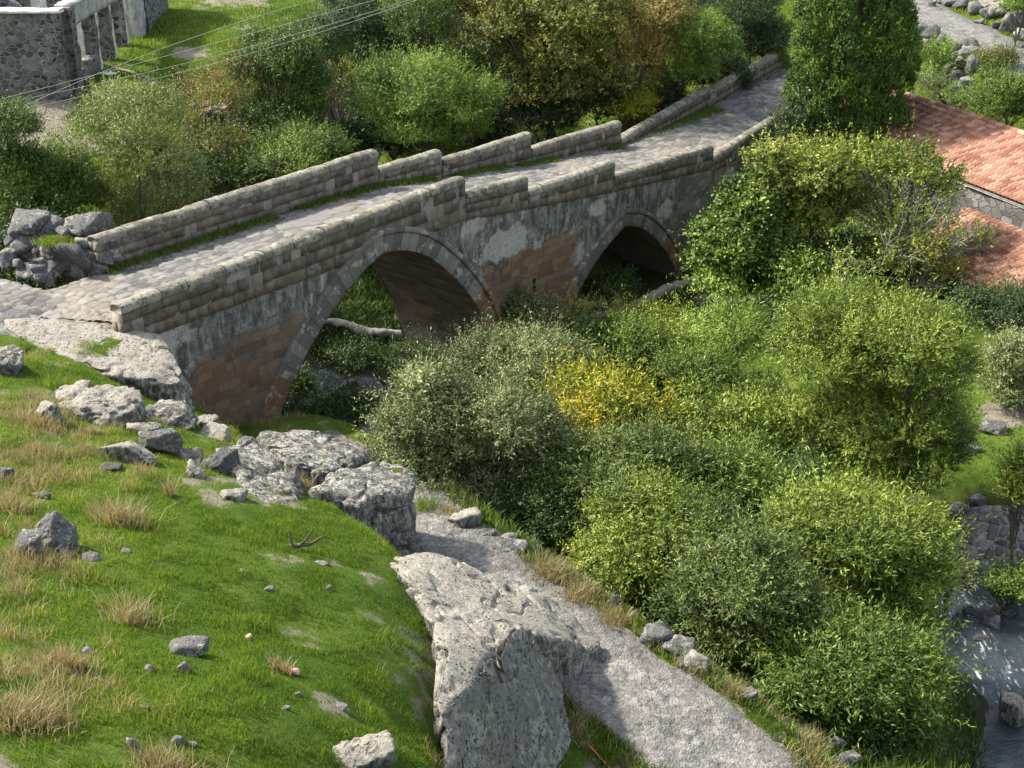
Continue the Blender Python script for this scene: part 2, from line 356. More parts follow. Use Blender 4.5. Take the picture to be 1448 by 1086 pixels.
L['yellowgreen']=leaf_mat('leaf_yellow_green',(.030,.058,.006),(.140,.198,.022),(.41,.46,.085),.2)
L['bright']=leaf_mat('leaf_bright_green',(.034,.075,.008),(.15,.235,.030),(.40,.49,.11),.2)
L['mid']=leaf_mat('leaf_mid_green',(.022,.048,.006),(.092,.150,.020),(.28,.36,.065),.18)
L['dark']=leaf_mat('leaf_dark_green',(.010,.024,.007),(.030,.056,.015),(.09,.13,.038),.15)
L['cypress']=leaf_mat('leaf_cypress',(.012,.030,.004),(.055,.115,.011),(.18,.26,.026),.15)
L['olive']=leaf_mat('leaf_olive_brown',(.034,.042,.008),(.135,.145,.026),(.37,.33,.06),.2)
L['rust']=leaf_mat('leaf_rusty_brown',(.06,.045,.015),(.17,.135,.038),(.36,.27,.06),.2)
L['yellow']=leaf_mat('leaf_autumn_yellow',(.045,.085,.008),(.22,.26,.022),(.60,.41,.025),.2)
L['bank']=leaf_mat('leaf_bank_shade',(.014,.034,.008),(.045,.085,.017),(.11,.165,.038),.15)  # dark greens; on the bank grass and filler bushes they stand in for shade
L['grass']=leaf_mat('grass_blades',(.042,.088,.011),(.118,.19,.020),(.27,.28,.06),.45)
L['dry']=leaf_mat('grass_dry',(.16,.12,.06),(.30,.24,.13),(.44,.38,.24),.3)
def wall_mat(name,sc,a,b,mo,mw=.06):
    m=Mat(name);v=m.tc()
    vw=m.n('VectorMath',{0:v,1:m.n('VectorMath',{0:m.n('TexNoise',{'Vector':v,'Scale':2.}).outputs['Color'],1:(.2,.2,.2)},operation='MULTIPLY').outputs[0]},operation='ADD').outputs[0]
    vo=m.n('TexVoronoi',{'Vector':m.mapv(vw,(1,1,1.5)),'Scale':sc});ed=m.vor(m.mapv(vw,(1,1,1.5)),sc,'DISTANCE_TO_EDGE')
    t=m.n('SeparateXYZ',{0:vo.outputs['Color']}).outputs[0];fine=m.noise(v,18,5,.65)
    c=m.ramp(t,(0,a),(.6,[(p+q)/2 for p,q in zip(a,b)]),(1,b))
    k=m.step(ed,mw*.4,mw);c=m.mix(k,m.mix(m.noise(v,1.2,4,.6),[q*.4 for q in mo],mo),c)
    c=m.mix(.5,c,m.mix(fine,(.3,.3,.3),(1.4,1.4,1.4)),'MULTIPLY')
    return m.fin(c,.93,m.bump(m.math('ADD',k,m.math('MULTIPLY',fine,.5)),.9,.06),.15)
M['ruin']=wall_mat('ruin_rubble',3.6,(.05,.049,.047),(.21,.205,.195),(.36,.35,.32),.10)
def riprap_mat():
    m=Mat('mortared_stone_bank');v=m.tc();fine=m.noise(v,16,5,.65)
    c=m.ramp(m.attr('tone'),(0,(.09,.09,.092)),(.5,(.17,.168,.165)),(1,(.27,.262,.25)))
    c=m.mix(m.math('MULTIPLY',m.step(m.attr('joint'),.35,.7),.8),c,(.50,.485,.45))
    c=m.mix(.5,c,m.mix(fine,(.3,.3,.3),(1.4,1.4,1.4)),'MULTIPLY')
    return m.fin(c,.9,m.bump(fine,.8,.04),.2)
M['riprap']=riprap_mat()
M['housewall']=wall_mat('house_stone',2.8,(.09,.088,.085),(.20,.195,.185),(.16,.155,.145))
def plain(name,a,b,sc=6,rough=.85,bst=.3):
    m=Mat(name);v=m.tc();n=m.noise(v,sc,6,.65)
    return m.fin(m.mix(m.ramp(n,(.3,0),(.7,1)),a,b),rough,m.bump(n,bst,.02),.25)
M['render']=plain('old_render',(.20,.19,.18),(.46,.45,.42),3.)
M['whitepost']=plain('weathered_white',(.40,.39,.37),(.68,.67,.64),5.)
M['white']=plain('white_plastic',(.62,.62,.60),(.8,.8,.78),5.,.5,.05)
M['cable']=plain('cable_grey',(.22,.23,.20),(.34,.35,.31),3.,.5,.05)
M['hose']=plain('hose_orange',(.42,.10,.04),(.5,.16,.06),3.,.5,.05)
M['pink']=plain('pink_plastic',(.7,.35,.3),(.75,.45,.4),3.,.5,.05)
M['blue']=plain('blue_plastic',(.10,.28,.42),(.2,.4,.5),3.,.5,.05)
def tile_mat():
    m=Mat('clay_tiles');v=m.tc();t=m.attr('tone');fine=m.noise(v,25,4,.6);mid=m.noise(v,.9,5,.65)
    c=m.ramp(t,(0,(.17,.074,.048)),(.4,(.28,.137,.092)),(.75,(.345,.19,.135)),(1,(.40,.26,.19)))
    c=m.mix(m.math('MULTIPLY',m.step(mid,.5,.7),.45),c,(.20,.11,.08))
    c=m.mix(.3,c,m.mix(fine,(.4,.4,.4),(1.3,1.3,1.3)),'MULTIPLY')
    return m.fin(c,.8,m.bump(fine,.3,.01),.25)
M['tile']=tile_mat()
# ------------------------------------------------------------------ bridge frame
P0=atz(365,643,.6)[:2];PHI=math.atan2(1,.782)
DR=np.array([math.cos(PHI),math.sin(PHI)]);NR=np.array([DR[1],-DR[0]])
def W(s,d): return P0+DR*s-NR*d
def sd(x,y): 
    q=np.stack([np.asarray(x)-P0[0],np.asarray(y)-P0[1]],-1);return q@DR,-(q@NR)
# ------------------------------------------------------------------ terrain
CP=[]
for p in [(0,1086,9),(200,1086,8.3),(400,1086,7.4),(520,1086,6.7),(0,900,7.9),(200,900,7.2),(400,900,6.3),(540,900,5.6),(590,940,5.25),(585,1060,5.5),
 (0,750,7),(150,750,6.5),(300,750,5.9),(430,785,5.3),(550,800,4.8),(0,620,6.3),(120,620,6),(260,650,5.4),(330,660,5.0),(400,720,5.2),(0,540,5.9),(100,540,5.4),(250,610,5.1),(330,620,4.3),
 (50,480,5.2),(0,430,5.4),(80,430,5.35),(-120,430,5.6),(-200,700,7.2),(-200,1000,9.4),(150,445,5.05),(220,500,4.3),(262,580,4.0),(340,610,2.8),(400,615,2.4),
 (560,640,.8),(470,600,.4),(560,700,2.6),(640,735,2.7),(760,815,2.3),(900,900,2.0),(1010,965,1.9),(1110,1040,1.7),(1190,1086,1.5),
 (700,740,.6),(800,790,.5),(930,870,.3),(1080,960,.1),(1180,1010,.0),
 (520,500,-.6),(470,430,1.2),(520,380,2.6),(600,420,2.2),
 (30,200,3.2),(50,165,3.7),(100,140,4),(250,100,4.1),(350,30,4.8),(300,0,5.2),(160,0,5.0),(500,150,3.2),(620,200,2.4),(780,170,2.2),(950,130,2.8),(700,60,4),(1000,40,4.2),
 (1190,215,3),(1030,455,-.1),(1130,470,0),(1250,440,.6),(1420,600,.5),(1420,700,.2),(1400,430,1.3),(1330,130,3.6),(1290,15,4.8),(1448,95,4.3),(1440,30,6.3),(1360,110,3.7),(1448,150,3.8),
 (900,480,-.5),(1000,520,-.5),(1100,520,-.3),(1230,650,-.4),(1350,640,.2),(1400,770,-.3),(1448,800,-.2)]:
    q=atz(*p);CP.append((q[0],q[1],p[2]))
for s,d,z in [(-4,5,5.1),(-1.5,6,3.2),(1.5,7,1.0),(3,6,-.6),(9,6,-.2),(13,6,.1),(18,6,.3),(23,6,1.6),(28,7,2.8),(13,-3,-.5),(18,-3,-.9),(21.5,-3,-.6),(25,-3,1.2),(29,-3,2.6),
 (1,2,-.3),(9,2,-.6),(12,2,-.6),(17,2,-.9),(20,2,-.7),(24,2,1.2),(-3.6,-.3,4.6),(-3,-.3,3.7),(-2.2,-.35,2.9),(-1.5,-.4,2.2),(-.6,-.5,1.4),(.3,-.6,.7),(-3,1.5,3.8),(-2,1.5,2.7),(-.6,1.5,1.3),(-3,3.5,4.2),(-1.5,3.6,2.6),(17,5.2,1.3),(20,5.6,1.7),(14,5.2,1.0),(28,2,2.9),(33,2,3.3)]:  # includes ground raised behind the second arch to block light
    q=W(s,d);CP.append((q[0],q[1],z))
CP+=[(-1.2,12,6.4),(.95,17.6,2.2),(.75,16.2,2.0),(.6,14.8,2.0),(.5,13.2,2.0),(1.3,18.9,2.6),(.6,11,2.5),(-.9,14.3,5.6),(-20,25,7.5),(-30,15,11),(-15,0,12),(0,0,10.5),(0,8,9.2),(5,12,5.5),(5,3,7),(-30,40,6),(-10,-25,14),(12,-12,3),(30,40,2),(40,60,5),(25,25,.6),(18,24,.2),(17,17,.3),(30,10,2),(20,80,7),(0,90,7),(-30,80,6),(-45,55,4.5),(-40,100,8),(45,100,9),(60,40,8),(-60,0,16),(60,0,6),
 (0,220,26),(120,220,30),(-120,220,24),(-200,60,22),(200,60,26),(-200,-120,30),(200,-120,20),(0,-150,20),(0,150,15),(80,120,14),(-90,120,14),(300,350,40),(-300,350,36),(0,350,40)]
CP=np.array(CP)
_D=np.hypot(CP[:,None,0]-CP[None,:,0],CP[:,None,1]-CP[None,:,1])
_A=np.block([[_D+np.eye(len(CP))*-.04,np.ones((len(CP),1))],[np.ones((1,len(CP))),np.zeros((1,1))]])
_w=np.linalg.solve(_A,np.concatenate([CP[:,2],[0]]))
def rbf(x,y):
    r=np.empty(len(x))
    for i in range(0,len(x),20000):
        r[i:i+20000]=np.hypot(x[i:i+20000,None]-CP[None,:,0],y[i:i+20000,None]-CP[None,:,1])@_w[:-1]+_w[-1]
    return r
def polyd(x,y,pl):
    best=np.full(x.shape,1e9);tt=np.zeros(x.shape);acc=0
    for a,b in zip(pl[:-1],pl[1:]):
        v=b[:2]-a[:2];l=np.hypot(*v);t=np.clip(((x-a[0])*v[0]+(y-a[1])*v[1])/l**2,0,1)
        d=np.hypot(x-a[0]-t*v[0],y-a[1]-t*v[1]);m=d<best;best=np.where(m,d,best);tt=np.where(m,acc+t*l,tt);acc+=l
    return best,tt
def chaikin(p,n=3):
    p=np.asarray(p,float)
    for _ in range(n):
        q=np.empty((2*len(p)-2,p.shape[1]));q[0::2]=.75*p[:-1]+.25*p[1:];q[1::2]=.25*p[:-1]+.75*p[1:]
        p=np.vstack([p[:1],q,p[-1:]])
    return p
WZ=-1.3
RIV=chaikin([(-2,110),(-4,72),(-7,61),(-10.5,53),(-11,46.5),(-9.3,42.6),W(5.6,4.2),W(5.6,-.5),(.5,36.6),(4,35),(8,31.2),(11,28.6),(12.3,26.3),(12.2,22.5),(11.9,16),(11,6),(10,-20)],2)
PATH=chaikin([(-5.2,30.6,2.2),(-3.6,28.2,2.8)]+[tuple(atz(*p)) for p in [(590,745,3.),(655,797,2.9),(768,884,2.8),(885,968,2.7),(978,1042,2.6),(1050,1102,2.5)]]+[(5.5,14.5,2.4),(7,9,2.2),(8,0,2)],2)
LANE=chaikin([(*W(-4.2,1.95),5.33)]+[tuple(atz(p[0],p[1],p[2])) for p in [(100,430,5.36),(40,432,5.4),(-120,425,5.6)]]+[(-22,33,6)],2)
TRACK=chaikin([tuple(atz(*p)) for p in [(1180,-40,4.8),(1300,12,4.75),(1375,48,4.5),(1448,92,4.3),(1600,170,4.0)]],2)
PL_=np.concatenate([[0],np.cumsum(np.hypot(*np.diff(PATH[:,:2],axis=0).T))])
LL_=np.concatenate([[0],np.cumsum(np.hypot(*np.diff(LANE[:,:2],axis=0).T))])
TL_=np.concatenate([[0],np.cumsum(np.hypot(*np.diff(TRACK[:,:2],axis=0).T))])
def height(x,y):
    x=np.asarray(x,float);y=np.asarray(y,float)
    z=rbf(x,y)
    z=z+.10*fbm(P3(x*.35,y*.35),3,3)+.05*fbm(P3(x*1.7,y*1.7),3,5)
    d,t=polyd(x,y,PATH);zz=np.interp(t,PL_,PATH[:,2]);k=sst(1.35,2.3,d);z=z*k+zz*(1-k)
    d,t=polyd(x,y,LANE);zz=np.interp(t,LL_,LANE[:,2]);k=sst(2.1,3.0,d+3*np.maximum(0,sd(x,y)[0]+3.7));z=z*k+(zz-.05)*(1-k)
    d,t=polyd(x,y,TRACK);zz=np.interp(t,TL_,TRACK[:,2]);k=sst(1.8,3.,d);z=z*k+zz*(1-k)
    d,t=polyd(x,y,RIV);w=2.35+.5*np.sin(t*.7)
    bed=np.where(d<w,WZ-.55*(1-(d/w)**2),WZ+.02)
    k=sst(0,1.7,d-w);z=np.where(d<w+1.7,np.minimum(z,bed*(1-k)+np.maximum(z,WZ+.02)*k),z)
    s,dd=sd(x,y);k=((s>-3.2)&(s<40)&(dd>-.2)&(dd<4.1));z=np.where(k&(s>22),np.minimum(z,2.6),z)
    return z
def axis(a,b,st,lo,hi,g=1.25):
    r=list(np.arange(a,b,st));s=st
    x=b
    while x<hi: r.append(x);s*=g;x+=s
    s=st;x=a-st;l=[]
    while x>lo: l.append(x);s*=g;x-=s
    return np.array(l[::-1]+r)
GX=axis(-27,24,.15,-300,300);GY=axis(9,78,.16,-150,380)
gx,gy=np.meshgrid(GX,GY,indexing='ij');gz_=height(gx.ravel(),gy.ravel())
GZ=gz_.reshape(gx.shape)
def gz(x,y):
    x=np.atleast_1d(np.asarray(x,float));y=np.atleast_1d(np.asarray(y,float))
    i=np.clip(np.searchsorted(GX,x)-1,0,len(GX)-2);j=np.clip(np.searchsorted(GY,y)-1,0,len(GY)-2)
    u=(x-GX[i])/(GX[i+1]-GX[i]);v=(y-GY[j])/(GY[j+1]-GY[j])
    return GZ[i,j]*(1-u)*(1-v)+GZ[i+1,j]*u*(1-v)+GZ[i,j+1]*(1-u)*v+GZ[i+1,j+1]*u*v
def g1(x,y): return float(gz(x,y)[0])
def drop(px,py,z0=None):
    # where the sight line of a photo pixel meets the ground
    d=ray(px,py);ts=np.linspace(10,110,4000);P=O+d*ts[:,None]
    h=gz(P[:,0],P[:,1]);k=np.argmax(P[:,2]<h)
    return P[k]
X=gx.ravel();Y=gy.ravel()
dirt=np.zeros(len(X))
for px,py,z,r,a in [(50,170,3.7,3.2,.95),(120,190,3.4,2.2,.7),(270,80,4.2,1.1,.9),(330,5,4.9,3,.8),(345,37,4.8,1.2,.6),(1330,100,3.8,2,.5),(1420,60,5.2,2,.5),(60,500,5.5,1.2,.55),(640,1000,4,1.4,.7),(1430,585,.6,.9,.9),(800,150,2.5,4,.5)]:
    q=atz(px,py,z);dirt=np.maximum(dirt,a*np.exp(-((X-q[0])**2+(Y-q[1])**2)/r**2*.8))
dirt=np.maximum(dirt,.5*sst(.35,.75,fbm(P3(X*1.3,Y*1.3),4,77))*(Y<34)*(Y>8))
s_,d_=sd(X,Y)

rd,rt=polyd(X,Y,RIV);wet=np.maximum(1-sst(2.6,4.2,rd),.85*((s_>0)&(s_<23)&(d_>-1.2)&(d_<5)))  # wet along the river; under the bridge the darkening stands in for shade
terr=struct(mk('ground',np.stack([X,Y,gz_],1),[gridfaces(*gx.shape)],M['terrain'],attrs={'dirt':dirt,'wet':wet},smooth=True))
# ribbons: path, lane, track
def ribbon(name,pl,w,mat,nu,step,bump,seed,lift=.02,cob=None,rel=1.):
    L_=np.concatenate([[0],np.cumsum(np.hypot(*np.diff(pl[:,:2],axis=0).T))]);t=np.arange(0,L_[-1],step)
    c=np.stack([np.interp(t,L_,pl[:,i]) for i in range(3)],1);tg=np.gradient(c[:,:2],axis=0)
    k=max(1,int(.8/step));ker=np.ones(k)/k
    tg=np.stack([np.convolve(np.pad(tg[:,i],(k//2,k-1-k//2),'edge'),ker,'valid') for i in (0,1)],1)
    tg/=np.linalg.norm(tg,axis=1)[:,None];n=np.stack([-tg[:,1],tg[:,0]],1)
    u=np.linspace(-1,1,nu);wl=w*(1+.14*fbm(P3(t*.8,t*0+seed),3,seed));wr=w*(1+.14*fbm(P3(t*.8,t*0+seed+9),3,seed+1))
    ww=np.where(u[None]<0,wl[:,None],wr[:,None])*u[None]
    XY=c[:,None,:2]+n[:,None]*ww[...,None];x=XY[...,0].ravel();y=XY[...,1].ravel()
    z=gz(x,y)+lift+bump*fbm(P3(x*2.2,y*2.2),5,seed)
    att={'edge':np.abs(np.tile(u,len(t))),'side':np.tile(u,len(t))}
    if cob:
        d1,d2,rid=cells2(x/cob+.15*vnoise(P3(x*2,y*2)),y/cob*1.15,seed)
        e=d2-d1;z=z+(.035*sst(.02,.22,e)+.03*(rid-.5))*rel;att['tone']=rid;att['joint']=1-sst(.03,.14,e)
    z=z-.16*sst(.86,1.,np.abs(np.tile(u,len(t))))
    return struct(mk(name,np.stack([x,y,z],1),[gridfaces(len(t),nu)],mat,attrs=att,smooth=True))
ribbon('path',PATH,1.22,M['path'],96,.026,.035,3,.05,.17,.42)
ribbon('lane',LANE,1.9,M['cobble'],90,.045,.02,5,.05,.32)
ribbon('track',TRACK,1.7,M['path'],40,.09,.02,8,.04,.3,.3)
# river
t=np.arange(0,1,1);L_=np.concatenate([[0],np.cumsum(np.hypot(*np.diff(RIV,axis=0).T))]);t=np.arange(0,L_[-1],.09)
c=np.stack([np.interp(t,L_,RIV[:,i]) for i in (0,1)],1);tg=np.gradient(c,axis=0)
k=21;tg=np.stack([np.convolve(np.pad(tg[:,i],(10,10),'edge'),np.ones(k)/k,'valid') for i in (0,1)],1);tg/=np.linalg.norm(tg,axis=1)[:,None]
n=np.stack([-tg[:,1],tg[:,0]],1);u=np.linspace(-3.9,3.9,90)
XY=c[:,None]+n[:,None]*u[None,:,None];x=XY[...,0].ravel();y=XY[...,1].ravel()
ra=atz(1355,905,WZ);rb=atz(1395,830,WZ);rc=atz(1385,960,WZ);rd_=atz(1420,930,WZ)
foam=.85*np.exp(-((x-ra[0])**2/1.5+(y-ra[1])**2/1.1))+.7*np.exp(-((x-rb[0])**2/1.6+(y-rb[1])**2/1.6))+.5*np.exp(-((x-rc[0])**2/2+(y-rc[1])**2/1.5))+.42*np.exp(-((x-rd_[0])**2/1.2+(y-rd_[1])**2/2.5))+.03
foam=np.minimum(foam,.50)
rq=atz(470,555,WZ);foam=foam-.0*np.exp(-((x-rq[0])**2/6+(y-rq[1])**2/4))
st=np.tile(u,len(t));al=np.repeat(t,len(u))
z=WZ+.045*fbm(P3(al*.9,st*2.2),4,4)+.12*foam*fbm(P3(al*1.6,st*2.6),4,6)+.02*fbm(P3(x*2.2,y*2.2),2,8)
struct(mk('river',np.stack([x,y,z],1),[gridfaces(len(t),len(u))],M['water'],attrs={'foam':foam},smooth=True))
# ------------------------------------------------------------------ bridge
def arch(pl_,pr_):
    a=chaikin(pl_,3);b=chaikin(pr_,3);return np.vstack([a,b[1:]])
A1=arch([(-.55,-2.0),(-.15,-.6),(.76,1.4),(1.58,2.55),(3.01,3.81),(4.2,4.52),(5.0,4.80)],[(5.0,4.80),(5.9,4.66),(6.9,4.2),(7.99,3.24),(8.95,2.16),(9.62,1.0),(10.0,-.4),(10.12,-2.0)])
A2=arch([(12.9,-2.0),(13.45,-.75),(14.21,.62),(15.13,1.42),(16.15,2.0),(17.1,2.36)],[(17.1,2.36),(18.1,2.10),(19.31,1.24),(20.36,.13),(20.85,-.8),(21.0,-2.0)])
WD=3.9
DS=np.array([-4.2,-1,3,6,8.7,11.7,16.4,22.9]);DZ=np.array([5.33,5.36,5.34,5.28,5.16,4.72,4.12,3.4])
def dz(s): return np.interp(s,DS,DZ)
def off(c,r):
    t=np.gradient(c,axis=0);k=7
    t=np.stack([np.convolve(np.pad(t[:,i],(3,3),'edge'),np.ones(k)/k,'valid') for i in (0,1)],1)
    t/=np.linalg.norm(t,axis=1)[:,None];return c+np.stack([-t[:,1],t[:,0]],1)*r
def resamp(c,st=.1):
    l=np.concatenate([[0],np.cumsum(np.hypot(*np.diff(c,axis=0).T))]);q=np.arange(0,l[-1]+st*.5,st);q=np.append(q,l[-1])
    return np.stack([np.interp(q,l,c[:,i]) for i in (0,1)],1),q
def w3(s,d,z): 
    s=np.asarray(s,float);return np.stack([P0[0]+DR[0]*s-NR[0]*d,P0[1]+DR[1]*s-NR[1]*d,z+0*s],-1)
bo=np.array([*W(9,1.9),0.]);
bridge=thing('stone_bridge','old two-arched stone bridge with stepped parapets and a cobbled deck crossing the stream','bridge',bo)
def bpart(name,V,faces,mat,par=None,**k):
    return mk(name,np.asarray(V)-bo,faces,mat,par or bridge,**k)
def sz_(px,py):
    d=ray(px,py);n=np.array([NR[0],NR[1],0]);t=n@(np.array([*P0,0])-O)/(n@d);q=O+d*t
    return (q[:2]-P0)@DR,q[2]
def face_pts(d,sign):
    ss=np.unique(np.concatenate([np.arange(-5,23.01,.11),A1[:,0],A2[:,0]]))
    bot=np.full(len(ss),-2.0)
    for a in (A1,A2):
        m=(ss>=a[0,0])&(ss<=a[-1,0]);bot[m]=np.interp(ss[m],a[:,0],a[:,1])
    top=dz(ss)-.12;nz=56;v=np.linspace(0,1,nz)
    Z=bot[:,None]+(top-bot)[:,None]*v;S=np.repeat(ss[:,None],nz,1)
    S=S.ravel();Z=Z.ravel();dd=d+sign*.025*fbm(P3(S*1.3,Z*1.3,np.full(len(S),d)),4,11)
    return S,Z,w3(S,dd,Z),gridfaces(len(ss),nz)
S,Z,V,Fq=face_pts(0,1)
def blob(px,py,rs_,rz,a=1.,p=2):
    s0,z0=sz_(px,py);return a*np.exp(-(np.abs((S-s0)/rs_)**p+np.abs((Z-z0)/rz)**p))
plast=1.05*np.ones(len(S));orange=np.zeros(len(S))+.1
def upd(a,b): return np.maximum(a,b)
br=np.zeros(len(S))
# brick shows on the central pier, round the left foot and beside the far arch
br=upd(br,blob(745,405,2.6,1.25,1.35,4));br=upd(br,blob(775,350,2.0,.35,1.,4));br=upd(br,blob(335,545,1.7,1.35,1.3,3));br=upd(br,blob(400,480,.8,.8,1.2,3));br=upd(br,blob(300,540,.9,.6,1.1))
br=upd(br,blob(968,330,1.6,1.4,1.2,4));br=upd(br,blob(985,255,1.3,.55,1.15,4));br=upd(br,blob(830,400,1.0,1.,1.2,3))
top=dz(S)-.12
br=upd(br,.95*sst(.32,.08,top-Z))
plast=plast-br
orange=orange+.85*np.clip(blob(745,400,3.,1.5,1,4)+blob(340,540,1.8,1.4,1.05,3)+blob(790,390,2.5,1.2,.9,4),0,1.1)+.7*sst(.45,.15,top-Z)*(.5+.5*vnoise(P3(S*.5,S*0)))
orange=orange+blob(285,545,.5,.4,.8)+blob(410,465,.5,.5,.6)-blob(968,320,1.8,1.6,.5)
pale=np.zeros(len(S))
for a in [(225,480,.8,.75,.75),(262,460,.5,.6,.8),(262,520,.9,.5,.5),(455,385,.10,.75,.85),(470,370,.10,.6,.7),(440,420,.14,.55,.7),(715,345,1.5,.58,1.0),(670,318,.9,.4,.75),(760,345,.6,.3,.6),(648,300,.5,.25,.75),
  (845,295,.75,.42,.8),(862,280,.5,.3,.6),(815,325,.9,.55,.5),(940,295,.8,.45,.8),(820,355,.5,.7,.62),(740,300,.15,.4,.7),(930,318,.5,.5,.55),(985,290,.4,.5,.5),(370,500,.6,.6,.35),(330,470,1.5,.8,.3),(500,330,.8,.3,.4)]:
    pale=upd(pale,blob(*a))
bpart('spandrel_wall',V,[Fq],M['face'],attrs={'plast':plast,'pale':pale,'orange':orange},uv=np.stack([S,Z],1),smooth=True)
S,Z,V,Fq=face_pts(WD,1)
bpart('spandrel_wall',V,[Fq[:,::-1]],M['face'],attrs={'plast':np.full(len(S),.45),'pale':np.full(len(S),.15),'orange':np.full(len(S),.45)},uv=np.stack([S,Z],1),smooth=True)
# drain slit in the central pier
mb=MB();s0,z0=sz_(755,405);q=w3(np.array([s0]),-.03,z0)[0];d3=np.array([*DR,0]);n3=np.array([*NR,0])
M['hole']=plain('dark_hole',(.006,.006,.006),(.012,.012,.012))
box(mb,q-bo-n3*.02,d3*.055,n3*.015,np.array([0,0,.27]));mb.build('drain_slit',M['hole'],bridge)
for A,hw,tn in ((A1,.52,(3.2,1.4)),(A2,.46,(1.2,.5))):
    c,l=resamp(A,.08);N=len(c);kk=l[:,None]
    brown=sst(tn[0],tn[1],c[:,1])*1.0
    # vault
    dd=np.linspace(-.05,WD+.03,40);Vv=np.concatenate([w3(c[:,0],x,c[:,1]) for x in dd]).reshape(len(dd),N,3)
    Vv[...,2]+=.0
    nn=off(c,.02)-c;jit=fbm(P3(np.repeat(dd,N)*1.5,np.tile(l,len(dd))*1.5),3,17).reshape(len(dd),N)*.9
    jit[0]=0
    Vv[...,0]+=jit*nn[None,:,0]*DR[0];Vv[...,1]+=jit*nn[None,:,0]*DR[1];Vv[...,2]+=jit*nn[None,:,1]
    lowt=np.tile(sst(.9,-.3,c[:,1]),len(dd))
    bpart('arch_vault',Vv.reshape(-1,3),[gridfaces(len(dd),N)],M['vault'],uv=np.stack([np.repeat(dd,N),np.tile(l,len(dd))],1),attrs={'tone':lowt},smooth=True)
    def band(name,r0,r1,d0,d1,inner):
        # profile: outer side, front face, inner side
        jr=.012*fbm(P3(l*4,l*0+r0),3,21)
        prof=[(r1,d1),(r1,d0+.015),(r1-.02,d0),(.5*(r0+r1),d0),(r0+.02,d0),(r0,d0+.015)]+([(r0,d1)] if inner else [])
        rows=[];uvs=[]
        for r,d in prof:
            q=off(c,r);rows.append(w3(q[:,0],d-jr,q[:,1]));uvs.append(np.stack([l,np.full(N,r+.5)],1))
        m=np.concatenate(rows);bpart(name,m,[gridfaces(len(prof),N)[:,::-1]],M['ring'],uv=np.concatenate(uvs),attrs={'tone':np.tile(brown,len(prof))})
    band('arch_ring',0,hw,-.05,.06,True)
    band('hood_mould',hw+.012,hw+.17,-.11,.04,True)
    # plain ring at the back
    q0=c;q1=off(c,hw);m=np.concatenate([w3(q0[:,0],WD+.04,q0[:,1]),w3(q1[:,0],WD+.04,q1[:,1]),w3(q1[:,0],WD-.02,q1[:,1])])
    bpart('arch_ring',m,[gridfaces(3,N)],M['ring'],uv=np.concatenate([np.stack([l,l*0],1),np.stack([l,l*0+.5],1),np.stack([l,l*0+.6],1)]),attrs={'tone':np.tile(brown,3)})
# the approach beyond the bend: front and back lines
bend=w3(np.array([22.9]),0,0)[0]
FL=[W(22.85,0),np.array([11.0,56.3]),np.array([14.6,62.6])];BL=[W(22.2,WD),np.array([8.15,59.6]),np.array([12.3,66.2])]
def strip_wall(name,a,b,za0,zb0,za1,zb1,o):
    n=max(2,int(np.hypot(*(b-a))/.2));nz=24;u=np.linspace(0,1,n);v=np.linspace(0,1,nz)
    xy=a+(b-a)*u[:,None];nrm=np.array([(b-a)[1],-(b-a)[0]]);nrm/=np.hypot(*nrm);Z=(za0+(zb0-za0)*u)[:,None]*(1-v)+((za1+(zb1-za1)*u))[:,None]*v
    s=np.hypot(*(b-a))*u;S=np.repeat(s,nz);Z=Z.ravel();jit=.03*fbm(P3(S*1.3,Z*1.3),4,31)
    V=np.stack([np.repeat(xy[:,0],nz)+nrm[0]*jit,np.repeat(xy[:,1],nz)+nrm[1]*jit,Z],1)
    pk=.9*np.exp(-((S-1.6)**2/.5+(Z-2.1)**2/.7))
    bpart(name,V,[gridfaces(n,nz)],M['face'],attrs={'plast':np.full(len(S),.35),'pale':pk,'orange':np.full(len(S),.15)},uv=np.stack([S,Z],1),smooth=True)
strip_wall('approach_wall',FL[0],FL[1],-.9,.6,3.35,3.25,0);strip_wall('approach_wall',FL[1],FL[2],.6,1.6,3.25,3.45,0)
strip_wall('approach_wall',BL[1],BL[0],.6,.2,3.35,3.3,0)
# deck: worn cobbles and flags
st=[(-4.3,dz(-4.3))]+[(s,dz(s)) for s in np.arange(-4.2,22.3,.5)]
Fp=[W(s,.30) for s,_ in st]+[FL[1]+np.array([-.25,.15]),FL[2]+np.array([-.25,.15])]
Bp=[W(s,WD-.30) for s,_ in st]+[BL[1]+np.array([.25,-.15]),BL[2]+np.array([.25,-.15])]
Zp=[z for _,z in st]+[3.25,3.5]
Fp=np.array(Fp);Bp=np.array(Bp);mid_=(Fp+Bp)/2;l=np.concatenate([[0],np.cumsum(np.hypot(*np.diff(mid_,axis=0).T))])
q=np.arange(0,l[-1],.04);nu=88
fx=np.stack([np.interp(q,l,Fp[:,i]) for i in (0,1)],1);bx=np.stack([np.interp(q,l,Bp[:,i]) for i in (0,1)],1)
ker=np.ones(40)/40
zz=np.convolve(np.pad(np.interp(q,l,Zp),(20,19),'edge'),ker,'valid');u=np.linspace(-.02,1.02,nu)
XY=fx[:,None]*(1-u[None,:,None])+bx[:,None]*u[None,:,None];x=XY[...,0].ravel();y=XY[...,1].ravel()
qs=np.repeat(q,nu);us=np.tile(u,len(q))*3.4
flag=np.exp(-(((qs-9.6)/2.0)**4+((us-1.5)/1.3)**4))  # a patch of big slabs near the crown
wx=.22*vnoise(P3(qs*1.4,us*1.4),2);wy=.22*vnoise(P3(qs*1.4+50,us*1.4),3)
d1,d2,rid=cells2(qs/.36+wx,us/.30+wy,41,.75);e1=d2-d1
